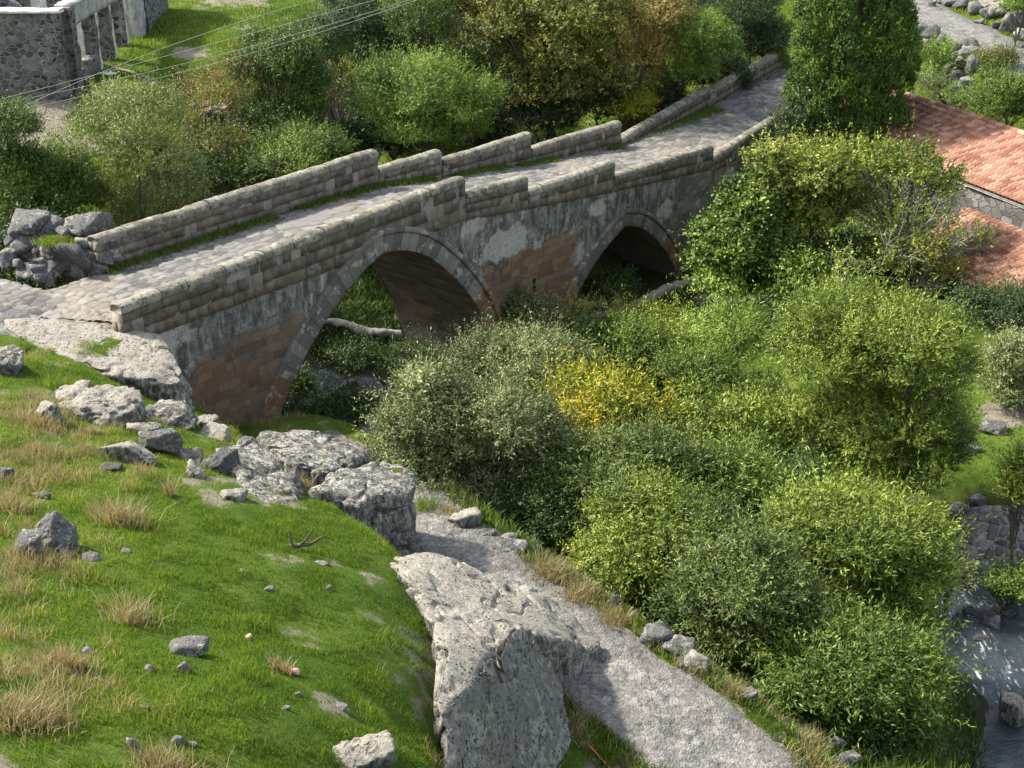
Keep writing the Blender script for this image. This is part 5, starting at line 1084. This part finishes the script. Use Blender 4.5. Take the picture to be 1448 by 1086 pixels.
V,Fs,T=blades(xb,yb,zb,np.clip(.22+.14*fbm(P3(xb*1.5,yb*1.5),3,4),.06,.5)*rng.uniform(.6,1.3,len(xb)),.04*rng.uniform(.7,1.3,len(xb)),rng,.8,np.clip(.55+.22*rng.normal(size=len(xb))+.25*fbm(P3(xb*.9,yb*.9),2,8),0,1))
tag(mk('bank_grass',V,Fs,L['bank'],attrs={'tint':T}),'bank growth behind the bridge in a darker green standing in for shade','grass',kind='stuff')  # shade on this bank is put into the darker leaf colour
cl=fbm(P3(x*1.1,y*1.1),3,4);lg=fbm(P3(x*.25,y*.25),3,9)
V,Fs,T=blades(x,y,z,np.clip(.13+.09*cl,.04,.4)*rng.uniform(.7,1.3,len(x)),.035*rng.uniform(.7,1.3,len(x)),rng,.7,np.clip(.5+.3*lg+.15*rng.normal(size=len(x)),0,1))
tag(mk('meadow_grass',V,Fs,L['grass'],attrs={'tint':T}),'green meadow grass around the ruin and beyond the bridge','grass',kind='stuff')
x,y,z,px,py=scatter(200000,-6,20,16,40,rng)
pd,_=polyd(x,y,PATH);k=(pd<9)&(px>560)&(y-16>-(x-3)*1.4);x,y,z=x[k],y[k],z[k]
V,Fs,T=blades(x,y,z,rng.uniform(.08,.3,len(x)),.022*rng.uniform(.7,1.3,len(x)),rng,.7,np.clip(.4+.2*rng.normal(size=len(x)),0,1))
tag(mk('bank_grass',V,Fs,L['mid'],attrs={'tint':T}),'taller green growth on the river banks below the path','grass',kind='stuff')
x,y,z,px,py=scatter(160000,-4,8,14,30,rng)
pd,_=polyd(x,y,PATH);k=(pd<2.6)&(px>600)&(y-16>-(x-3)*1.4);x,y,z,pd=x[k],y[k],z[k],pd[k];cl=fbm(P3(x*2,y*2),3,4);dr_=cl+rng.normal(0,.25,len(x))>.25
for nm,mt,q,l in (('verge_grass','grass',~dr_,'short green grass on the verge between the path and the willows'),('verge_grass','dry',dr_,'straw-coloured grass on the verge between the path and the willows')):
    V,Fs,T=blades(x[q],y[q],z[q],np.clip(.08+.09*cl[q]+(.08 if mt=='dry' else 0),.03,.3)*rng.uniform(.6,1.3,q.sum()),.013*rng.uniform(.7,1.3,q.sum()),rng,.9,np.clip(.5+.2*rng.normal(size=q.sum()),0,1))
    tag(mk(nm,V,Fs,L[mt],attrs={'tint':T}),l,'grass',kind='stuff')
# weeds along the inner foot of the far parapet
n=9000;s=rng.uniform(-2,22,n);d=WD-.32-np.abs(rng.normal(0,.20,n));k=vnoise(P3(s*1.1,s*0),4)>-.45-.0*s;s,d=s[k],d[k]
q=W(0,0)[None]+s[:,None]*DR-d[:,None]*NR
V,Fs,T=blades(q[:,0],q[:,1],dz(s)+.0,rng.uniform(.05,.17,len(s)),.02*rng.uniform(.7,1.3,len(s)),rng,.8,np.clip(.35+.2*rng.normal(size=len(s)),0,1))
tag(mk('verge_weeds',V,Fs,L['grass'],attrs={'tint':T}),'green weeds growing along the inner foot of the far parapet','weeds',kind='stuff')
n=9000;u=rng.rand(n);q=BL[0]+(BL[1]-BL[0])*u[:,None]+NR*.2;w=np.abs(rng.normal(0,.55,n));q=q+NR*w[:,None]
V,Fs,T=blades(q[:,0],q[:,1],3.36-.1*u,rng.uniform(.04,.13,n),.025*rng.uniform(.7,1.3,n),rng,.8,np.clip(.4+.2*rng.normal(size=n),0,1))
tag(mk('verge_grass',V,Fs,L['grass'],attrs={'tint':T}),'grass strip along the far end of the bridge roadway','grass',kind='stuff')
n=5000;q=atz(100,392,5.35);x=q[0]+rng.normal(0,1.3,n);y=q[1]+.1+rng.normal(0,.3,n);V,Fs,T=blades(x,y,gz(x,y)+.03,rng.uniform(.05,.16,n),.02*rng.uniform(.7,1.3,n),rng,.8,np.clip(.4+.2*rng.normal(size=n),0,1))
tag(mk('verge_grass',V,Fs,L['grass'],attrs={'tint':T}),'grass growing at the foot of the rubble heap beside the cobbles','grass',kind='stuff')
# single tufts
def tuft(px_,py_,w,h,n,mat,label,seed,name='grass_tuft',bw=.011,lean=.8):
    rng=rs(seed);q=drop(px_,py_);m=depth(q)/F;r=w*m/2
    x=q[0]+rng.normal(0,r*.35,n);y=q[1]+rng.normal(0,r*.33,n);z=gz(x,y)
    dx=(x-q[0])/r;dy=(y-q[1])/r
    V,Fs,T=blades(x,y,z,h*m*.68*rng.uniform(.25,1.15,n),bw*rng.uniform(.7,1.3,n),rng,lean*.5,np.clip(rng.normal(.5,.2,n),0,1),(dx*.55,dy*.55))
    tag(mk(name,V,Fs,L[mat],None,(q[0],q[1],q[2]),attrs={'tint':T}),label,'grass tuft')
for i,(a,b,w,h,n,mt,l) in enumerate([(172,738,78,52,1500,'dry','round straw-coloured tuft high on the grass slope'),(185,880,80,70,420,'dry','tall thin dry stems in the middle left of the slope'),(35,1020,130,50,2200,'dry','wide dry clump at the lower left of the slope'),(95,940,90,40,1100,'dry','dry brownish patch above the wide dry clump'),(235,1090,110,40,1300,'dry','dry clump cut by the bottom edge'),(397,948,44,30,420,'dry','small withered tuft low on the bright grass'),(85,548,56,26,900,'grass','yellowish green tuft between ledge and cream rock'),(670,1080,50,60,500,'dry','tall dry stalks at the foot of the outcrop face'),(775,812,56,36,1100,'dry','dry reddish tuft on the verge at the bend of the path'),(820,845,60,34,1100,'dry','dry pale tuft just below the reddish tuft on the verge'),(868,880,56,30,900,'dry','straggling dry grass behind the verge boulder'),(1042,985,40,36,600,'dry','feathery dry tuft on the lower verge'),(1145,1052,56,36,1000,'dry','rounded yellow tuft near the lower end of the verge'),(600,722,44,34,700,'grass','yellow-green tuft at the right foot of the blocky boulder'),(635,728,40,24,500,'dry','brownish tuft beside the pale angular rock'),(300,592,60,30,600,'dry','dry grass between the ledge and the bridge foot'),(340,605,60,26,500,'grass','green tuft at the foot of the left abutment'),(395,632,36,40,420,'dry','dry bush-like tuft growing among the lichen boulders'),(428,690,34,30,380,'dry','withered tuft in the gap behind the blocky boulder'),(30,495,36,22,900,'grass','green tuft on top of the ledge at left'),(130,615,30,20,900,'dry','pale grass under the rounded cream rock'),(240,700,18,50,160,'dry','few tall pale stems right of the round straw tuft'),(20,720,70,40,700,'dry','dry grass at the left edge under the bluish stone'),(50,600,80,30,800,'dry','dry grass spilling over the slope below the ledge')]):
    tuft(a,b,w*1.15,h,int(n*.6),mt,l,400+i,lean=1.5)
for i,(a,b,dz_,l) in enumerate([(80,325,.55,'moss cushion in the middle of the rubble heap')]):
    q=aty(78,338,pb+.55);n=900;rng=rs(5);x=q[0]+rng.normal(0,.2,n);y=q[1]+rng.normal(0,.14,n)
    V,Fs,T=blades(x,y,q[2]-.1+0*x,rng.uniform(.06,.2,n),.02*np.ones(n),rng,.8,np.clip(rng.normal(.6,.2,n),0,1));tag(mk('grass_tuft',V,Fs,L['grass'],None,tuple(q),attrs={'tint':T}),'yellow-green '+l,'grass tuft')
# ------------------------------------------------------------------ ruin
rg=rs(31)
cr=atz(100,136,4.0);ra_=math.atan2(.6,14.5)  # corner; one wall runs left, the other away
cz=g1(cr[0],cr[1])-.1;cr=np.array([cr[0],cr[1],cz])
ruin=thing('ruined_house','roofless ruined stone house with a row of window openings on the meadow','ruin',cr)
def gridbox(name,a,b,z0,z1,th,mat,par,seed=1,ragged=0.,zt=None,st=.12):
    # rough wall between plan points a and b: displaced faces, ragged top
    a=np.asarray(a,float);b=np.asarray(b,float);Lg=np.hypot(*(b-a));t=(b-a)/Lg;n=np.array([t[1],-t[0]]);k=max(2,int(Lg/st));m=max(2,int((z1-z0)/st));u=np.linspace(0,Lg,k);v=np.linspace(0,1,m)
    top=z1+ragged*fbm(P3(u*1.1,u*0+seed),4,seed) if zt is None else zt(u)
    def sheet(d):
        Z=z0+(top-z0)[:,None]*v;U=np.repeat(u[:,None],m,1);j=.075*fbm(P3(U.ravel()*2.6,Z.ravel()*2.6,np.full(U.size,d)),4,seed).reshape(U.shape)
        o=d+j*np.sign(d);return np.stack([a[0]+t[0]*U+n[0]*o,a[1]+t[1]*U+n[1]*o,Z],-1)
    A=sheet(th/2);B=sheet(-th/2);N=k*m;V=np.concatenate([A.reshape(-1,3),B.reshape(-1,3)])
    f=gridfaces(k,m);idx=np.arange(N).reshape(k,m)
    def join(e): e=np.asarray(e);return np.stack([e[:-1],e[1:],e[1:]+N,e[:-1]+N],1)
    Fs=[f,f[:,::-1]+N,join(idx[:,-1]),join(idx[:,0])[:,::-1],join(idx[0])[:,::-1],join(idx[-1])]
    return mk(name,V-np.array(par.location),[np.concatenate(Fs)],mat,par)
c2=cr[:2];ux=np.array([-1,.02]);uy=np.array([.045,1.]);uy/=np.hypot(*uy)
hw=3.45
gridbox('wall',c2+ux*9,c2-uy*0,cz-.3,cz+hw,.55,M['ruin'],ruin,2)
gridbox('wall_coping',c2+ux*9,c2-ux*.1,cz+hw,cz+hw+.14,.72,M['whitepost'],ruin,3,.05)
P_=lambda a: c2+uy*a
gridbox('wall',P_(.3),P_(1.0),cz-.3,cz+hw,.55,M['ruin'],ruin,4)
op=[(1.0,3.2,.9),(3.75,5.2,.25),(5.65,7.3,.25),(7.75,9.0,.4)]
for a,b,h in op: gridbox('wall',P_(a),P_(b),cz-.3,cz+h,.5,M['ruin'],ruin,int(a*7),.22)
prev=3.2
for a,b in [(3.2,3.75),(5.2,5.65),(7.3,7.75)]:
    gridbox('pillar',P_(a),P_((a+b)/2),cz-.3,cz+2.75,.5,M['ruin'],ruin,int(a*9));gridbox('pillar',P_((a+b)/2),P_(b),cz-.3,cz+2.75,.52,M['whitepost'],ruin,int(a*5))
gridbox('lintel',P_(.31),P_(9.0),cz+2.75,cz+hw+.1,.5,M['render'],ruin,17)
gridbox('wall_coping',P_(-.1),P_(14.3),cz+hw+.1,cz+hw+.26,.68,M['render'],ruin,19) if False else gridbox('wall_coping',P_(.37),P_(9.0),cz+hw+.1,cz+hw+.25,.68,M['render'],ruin,19,.06)
gridbox('wall',P_(9.0),P_(10.6),cz-.3,cz+hw+.5,.58,M['render'],ruin,23,.15);gridbox('wall',P_(10.6),P_(14.4),cz-.3,cz+hw+.8,.7,M['ruin'],ruin,29,.5)
gridbox('wall',P_(14.2)+ux*.4,P_(14.2)+ux*9,cz-.3,cz+hw+.4,.6,M['ruin'],ruin,33,.4)
gridbox('inner_wall',c2+ux*9+uy*5.2,c2+ux*3.2+uy*5.2,cz-.3,cz+2.9,.5,M['ruin'],ruin,37,.5)
for a,b,h in [(1.7,2.2,4.4),(.9,4.6,4.6),(2.6,5.0,4.5)]:
    q=c2+ux*a+uy*b;gridbox('pillar',q-ux*.2,q+ux*.2,cz-.3,cz+h,.4,M['whitepost'],ruin,int(h*9))
# ------------------------------------------------------------------ tiled roofs
def tiled(name,E0,E1,R0,R1,par,pitch=.19,row=.27,th=.055):
    # eave E0-E1, ridge R0-R1; barrel tiles run from ridge to eave
    E0,E1,R0,R1=[np.asarray(q,float) for q in (E0,E1,R0,R1)];Lg=np.linalg.norm(E1-E0);Sg=np.linalg.norm(R0-E0);nc=int(Lg/pitch);nr=int(Sg/row)
    u=np.linspace(0,1,nc*8+1);ph=u*nc
    n=np.cross(E1-E0,R0-E0);n/=np.linalg.norm(n);n=n if n[2]>0 else -n
    vs=[];lift=[]
    for r in range(nr):
        vs+=[r/nr+.0005,(r+1)/nr-.0005];lift+=[.075,.0]
    v=np.array(vs);lf=np.array(lift)
    col=np.floor(ph).astype(int);jr=rs(3).uniform(0,1,(nr+1,nc+2));rw=np.minimum((v*nr).astype(int),nr)
    h=th*np.abs(np.sin(ph*math.pi))**.8
    tone=jr[rw][:,np.minimum(col,nc)]
    B=(E0[None]+(E1-E0)[None]*u[:,None])[None]*(1-v)[:,None,None]+(R0[None]+(R1-R0)[None]*u[:,None])[None]*v[:,None,None]
    sag=-.06*np.sin(u*math.pi*1.3)[None]*np.sin(v*math.pi)[:,None]+.02*fbm(P3(np.repeat(v*5,len(u)),np.tile(u*9,len(v))),2,4).reshape(len(v),len(u))
    B=B+n*((h[None]+lf[:,None])+.012*(tone-.5)+sag)[...,None]
    return mk(name,B.reshape(-1,3)-np.array(par.location),[gridfaces(len(v),len(u))],M['tile'],par,attrs={'tone':tone.ravel()})
def slab(name,pts,th,mat,par):
    pts=np.array(pts,float);n=len(pts);V=np.concatenate([pts,pts-[0,0,th]])-np.array(par.location)
    sides=[[i,(i+1)%n,(i+1)%n+n,i+n] for i in range(n)]
    return mk(name,V,[np.array([list(range(n)),list(range(2*n-1,n-1,-1))]),np.array(sides)],mat,par)
R0=atz(1268,130,5.0);R1=atz(1448,190,5.0);rd_=(R1-R0)/np.linalg.norm(R1-R0);R0=R0-rd_*.2;R1=R0+rd_*13
sd2=np.array([-rd_[1],rd_[0],0]);sd2=sd2 if sd2[0]<0 else -sd2
E0=R0+sd2*2.9-np.array([0,0,1.25]);E1=R1+sd2*2.9-np.array([0,0,1.25])
Bk0=R0-sd2*2.9-np.array([0,0,1.25]);Bk1=R1-sd2*2.9-np.array([0,0,1.25])
hb=(R0+R1)/2;hb=np.array([hb[0],hb[1],g1(hb[0],hb[1])])
house=thing('stone_house','long low stone house with a weathered red tiled roof beside the cypress','house',hb)
tiled('roof',E0,E1,R0,R1,house);tiled('roof',Bk1,Bk0,R1,R0,house)
mb=MB();k=int(np.linalg.norm(R1-R0)/.36)
for i in range(k):
    p=R0+(R1-R0)*(i+.5)/k;an=np.linspace(0,math.pi,7);a=R0+(R1-R0)*i/k;b=R0+(R1-R0)*(i+1.08)/k
    Vt=np.concatenate([[q+sd2*math.cos(t_)*(.12+.012*e)+np.array([0,0,.02+math.sin(t_)*(.11+.012*e)]) for t_ in an] for q,e in((a,0),(b,1))]);mb.add(Vt,[gridfaces(2,7)],rg.rand())
mb2=np.concatenate(mb.V)-hb;mk('ridge_tiles',mb2,[np.concatenate(v) for v in mb.F.values()],M['tile'],house,attrs={'tone':np.concatenate(mb.A)},smooth=True)
ins=.28
def hwall(a,b,z1,seed,nm='wall'): return gridbox(nm,a[:2],b[:2],-.5,z1,.4,M['housewall'],house,seed,0.,None,.2)
e0=E0-sd2*ins+rd_*.25;e1=E1-sd2*ins-rd_*.25;f0=Bk0+sd2*ins+rd_*.25;f1=Bk1+sd2*ins-rd_*.25
hwall(e0,e1,E0[2]+.03,41);hwall(f1,f0,E0[2]+.03,42)
for p0_,p1_,sgn in((e0,f0,1),(e1,f1,-1)):
    Lg=np.hypot(*(p1_-p0_)[:2]);gridbox('gable_wall',p0_[:2]+(-sd2*.2)[:2]*0,p1_[:2],-.5,5,.38,M['housewall'],house,43,0.,lambda u,Lg=Lg:E0[2]+(1.2-np.abs(u/Lg-.5)*2*1.2)-.03,.2)
slab('eave_board',[E0+[0,0,-.02],E1+[0,0,-.02],E1-sd2*.3+[0,0,.10],E0-sd2*.3+[0,0,.10]],.05,M['render'],house)
# the lower lean-to
y0=E0[1]
q0=aty(1372,312,y0-0.0);
wl=(e1-e0)[:2];wl=wl/np.hypot(*wl);nf=np.array([sd2[0],sd2[1]])
def onwall(px,z):  # point of the house front under a pixel column
    d=ray(px,300);n=np.array([nf[0],nf[1],0]);t_=(n@(e0-O))/(n@d);p=O+d*t_;return np.array([p[0],p[1],z])
a0=onwall(1376,2.95);a1=a0+np.array([*wl,0])*6.0
nf3=np.array([nf[0],nf[1],0])
a0=a0+nf3*.24;a1=a1+nf3*.24
b0=a0+nf3*3.1-[0,0,1.05];b1=a1+nf3*3.1-[0,0,1.05]
shed=thing('tiled_shed','small lean-to with a red tiled roof below the eave of the long house','shed',np.array([(a0[0]+b1[0])/2,(a0[1]+b1[1])/2,g1(a0[0],a0[1])]))
tiled('roof',b0,b1,a0,a1,shed,.20,.28)
gridbox('wall',(b0-nf3*.3)[:2]+wl*.2,(b1-nf3*.3)[:2]-wl*.2,-.3,b0[2]+.03,.35,M['housewall'],shed,51,0.,None,.2)
Lg=np.hypot(*((b0-nf3*.5)-(a0+nf3*.05))[:2]);gridbox('wall',(a0+nf3*.05)[:2]+wl*.37,(b0-nf3*.5)[:2]+wl*.37,-.3,3,.33,M['housewall'],shed,52,0.,lambda u:a0[2]-.06-u*1.05/3.1,.2)
gridbox('wall',(a1+nf3*.05)[:2]-wl*.37,(b1-nf3*.5)[:2]-wl*.37,-.3,3,.33,M['housewall'],shed,53,0.,lambda u:a0[2]-.06-u*1.05/3.1,.2)
# ------------------------------------------------------------------ low walls on the stream bank
def lowwall(a,b,z0,z1,th,mat,label,name,seed):
    a=np.asarray(a);b=np.asarray(b);t=thing(name,label,'wall',(*((a+b)/2)[:2],z0))
    gridbox('masonry',a[:2],b[:2],z0,z1,th,M[mat],t,seed,.06);return t
a=atz(985,452,-.6);b=atz(1100,462,-.4);lowwall(a,b,-1.2,.35,.7,'housewall','low mossy retaining wall under the fig-like tree by the second arch','retaining_wall',61)
# mortared stone bank on the right
qa=atz(1338,822,-1.6);qb=atz(1475,838,-1.6);qc=qb+np.array([.35,1.25,1.35]);qd=qa+np.array([.6,1.25,1.35])
n_=90;uu,vv=np.meshgrid(np.linspace(0,1,n_),np.linspace(0,1,n_),indexing='ij')
V=(qa*(1-uu)[...,None]+qb*uu[...,None])*(1-vv)[...,None]+(qd*(1-uu)[...,None]+qc*uu[...,None])*vv[...,None]
V[...,2]+=.15*np.sin(vv*3.1)+.25*np.sin(uu*3.1)*vv;V=V.reshape(-1,3)
d1,d2,rid=cells2(uu.ravel()*np.hypot(*(qb-qa)[:2])*3.1+.3*vnoise(P3(uu.ravel()*6,vv.ravel()*6)),vv.ravel()*2.25*3.4+.3*vnoise(P3(uu.ravel()*6+9,vv.ravel()*6)),4);bo_=.12*sst(.04,.3,d2-d1)+.08*(rid-.5)+.05*fbm(V*2,3,5);V[:,1]-=bo_*.75;V[:,2]+=bo_*.6
N=len(V);Vb=V.copy();Vb[:,2]-=.8;f=gridfaces(n_,n_);idx=np.arange(N).reshape(n_,n_)
def join(e): return np.stack([e[:-1],e[1:],e[1:]+N,e[:-1]+N],1)
rim=[join(idx[:,0]),join(idx[:,-1])[:,::-1],join(idx[0])[:,::-1],join(idx[-1])]
tag(mk('riprap_bank',np.concatenate([V,Vb]),[np.concatenate([f,f[:,::-1]+N]+rim)],M['riprap'],None,(qa[0],qa[1],-1.8),{'tone':np.tile(rid,2),'joint':np.tile(1-sst(.06,.26,d2-d1),2)},smooth=True),'sloping bank of grey stones set in pale mortar above the rapids','stone bank')
# ------------------------------------------------------------------ driftwood, cables, odds and ends
def logv(name,pts,r,mat,label,cat,seed,sides=10):
    pts=chaikin(np.array(pts),3);l=np.concatenate([[0],np.cumsum(np.linalg.norm(np.diff(pts,axis=0),axis=1))]);q=np.linspace(0,l[-1],max(8,int(l[-1]/.05)));p=np.stack([np.interp(q,l,pts[:,i]) for i in range(3)],1)
    mb=MB();rr=np.interp(q/l[-1],np.linspace(0,1,len(r)),r);tube(mb,p,rr,sides);V=np.concatenate(mb.V);V=V+np.stack([fbm(V*4,3,seed+i) for i in range(3)],1)*rr.max()*.35
    b=pts.mean(0);return tag(mk(name,V,[np.concatenate(v) for v in mb.F.values()],M[mat],None,b,smooth=True),label,cat)
def onray(px,py,y): return aty(px,py,y)
g0=drop(520,468);yb=g0[1]
logv('fallen_trunk',[onray(448,452,yb-.3),onray(490,457,yb-.3),onray(515,470,yb-.5),onray(560,472,yb-.5),onray(600,474,yb-.3),onray(660,484,yb-.3)],[.10,.14,.15,.12,.10,.07],'driftwood','pale bent fallen trunk lying across the bank seen through the main arch','log',3)
yb=atz(900,432,-.6)[1]
logv('fallen_trunk',[onray(815,452,yb-1.2),onray(870,440,yb-.5),onray(900,430,yb),onray(935,412,yb+.8),onray(975,398,yb+1.6)],[.10,.14,.15,.16,.15],'driftwood','mossy grey log lying across the mouth of the second arch','log',5)
for i,(l,pts) in enumerate([('uppermost of the overhead wires crossing above the meadow',[(-60,196),(160,76),(300,44),(480,0),(640,-45)]),('second overhead wire from the top crossing above the meadow',[(-60,156),(110,108),(300,62),(480,15),(640,-30)]),('third overhead wire from the top crossing in front of the ruin corner',[(-60,158),(77,129),(300,80),(480,30),(640,-20)]),('lowest overhead wire passing behind the dark upright tree',[(-60,172),(140,128),(280,96),(400,62),(560,10)])]):
    pp=[aty(px,py,46-i*.5+(px-300)*.004) for px,py in pts]
    a,b=pp[0],pp[-1];d=(b-a);P=[]
    if i==0: pts2=pts
    n=60;u=np.linspace(-.6,1.5,n)
    mid=pp[2];um=np.dot(mid-a,d)/np.dot(d,d);line=a+d*u[:,None];dev=mid-(a+d*um);w=(u*(1-u))/(um*(1-um));line=line+np.where(np.abs(w)<8,w,0)[:,None]*dev
    mb=MB();tube(mb,line,.008,5);tag(mk('overhead_cable',np.concatenate(mb.V),[np.concatenate(v) for v in mb.F.values()],M['cable'],None,tuple(line[n//2]),smooth=True),l,'cable','overhead wires above the meadow')
def dish(px,py,r,label,mat='white',ex=1.):
    q=drop(px,py);b=bmesh.new();mb=MB();an=np.linspace(0,2*math.pi,25)[:-1];prof=[(.0,.05),(.55,.04),(.8,.07),(1,.16),(.97,.17),(.78,.10)]
    rows=[np.stack([q[0]+np.cos(an)*r*a*ex,q[1]+np.sin(an)*r*a,q[2]+.08+0*an+z_*r*1.4],1) for a,z_ in prof]
    V=np.concatenate(rows);f=[]
    for i in range(len(prof)-1):
        for j in range(24): f.append([i*24+j,i*24+(j+1)%24,(i+1)*24+(j+1)%24,(i+1)*24+j])
    tag(mk('basin',V,[np.array(f)],M[mat],None,tuple(q),smooth=True),label,'basin')
dish(155,108,.24,'white oval basin lying on the shaded grass by the ruin','white',1.35);dish(218,121,.19,'round white bowl on the shaded grass nearest to the rusty shrub')
a=drop(150,94);b=drop(214,116);pts=np.linspace(a,b,12);pts[:,2]=gz(pts[:,0],pts[:,1])+.10
q_=[]
mb=MB();tube(mb,pts,.07,6);tag(mk('hose',np.concatenate(mb.V),[np.concatenate(v) for v in mb.F.values()],L['dry'],None,tuple(a),attrs={'tint':np.full(sum(map(len,mb.V)),.55)},smooth=True),'pale yellow hose running over the shaded grass to the white bowl','hose')
pts=[drop(*p) for p in [(826,1052),(838,1064),(850,1078),(862,1092),(870,1100)]];pts=np.array(pts);pts[:,2]=gz(pts[:,0],pts[:,1])+.05
mb=MB();tube(mb,chaikin(pts,2),.018,6);tag(mk('hose',np.concatenate(mb.V),[np.concatenate(v) for v in mb.F.values()],M['hose'],None,tuple(pts[0]),smooth=True),'thin orange hose at the foot of the outcrop by the bottom edge','hose')
for px,py,mt,l in [(352,905,'pink','scrap of pink litter in the bright grass'),(417,955,'pink','tiny pink scrap beside the withered tuft'),(1424,888,'white','white bottle-like scrap floating above the rapids'),(1446,948,'blue','blue plastic scrap at the right edge of the river')]:
    q=drop(px,py);rock('litter',(q[0],q[1],q[2]+.06),(.06,.04,.045),int(px),mt,l,'litter',None,sub=2,npl=6,rough=.2)
# dark dead stick on the slope
q=drop(415,775);tw=thing('dead_branch','dark forked dead branch sticking out of the grass under the boulders','branch',q)
mb=MB()
for e in [(-.05,.0,.35),(.25,.05,.18),(.42,.0,.45)]: tube(mb,np.array([[0,0,-.05],[e[0]*.5,e[1]*.5,e[2]*.35],list(e)]),[.03,.02,.008],5)
tube(mb,np.array([[-.12,0,.03],[.3,0,.08],[.5,.05,.2]]),[.035,.03,.015],6)
mk('branch',np.concatenate(mb.V),[np.concatenate(v) for v in mb.F.values()],M['bark'],tw,attrs={'tone':np.concatenate(mb.A)})
# ------------------------------------------------------------------ light, sky, camera
EL=R(44);AZ=math.atan2(.30,-.955)   # direction towards the sun in plan
sv=np.array([math.cos(AZ)*math.cos(EL),math.sin(AZ)*math.cos(EL),math.sin(EL)])
from mathutils import Vector
sun=bpy.data.lights.new('sun','SUN');sun.energy=3.9;sun.angle=R(3.5);sun.color=(1,.93,.80)
so=bpy.data.objects.new('sun',sun);C.objects.link(so);so.rotation_euler=Vector(sv).to_track_quat('Z','Y').to_euler();so.location=(-40,20,60)
w=bpy.data.worlds.new('World');bpy.context.scene.world=w;w.use_nodes=True;nt=w.node_tree
bg=nt.nodes['Background'];sk=nt.nodes.new('ShaderNodeTexSky');sk.sky_type='NISHITA';sk.sun_disc=False;sk.sun_elevation=EL;sk.sun_rotation=math.atan2(sv[0],sv[1]);sk.dust_density=2.;sk.ozone_density=.6
hs=nt.nodes.new('ShaderNodeHueSaturation');hs.inputs['Saturation'].default_value=.5;nt.links.new(sk.outputs[0],hs.inputs['Color']);nt.links.new(hs.outputs[0],bg.inputs[0]);bg.inputs[1].default_value=.15
cam=bpy.data.cameras.new('camera');cam.sensor_width=36;cam.lens=F*36/1448;cam.clip_end=1000;cam.clip_start=.2
co=bpy.data.objects.new('camera',cam);C.objects.link(co);co.location=(0,0,H);co.rotation_euler=(R(65),0,0)
sc=bpy.context.scene;sc.camera=co
sc.view_settings.view_transform='Standard';sc.view_settings.look='None';sc.view_settings.gamma=1;sc.view_settings.exposure=1.35
sc.cycles.max_bounces=6;sc.cycles.transmission_bounces=3;sc.cycles.diffuse_bounces=3;sc.cycles.glossy_bounces=2
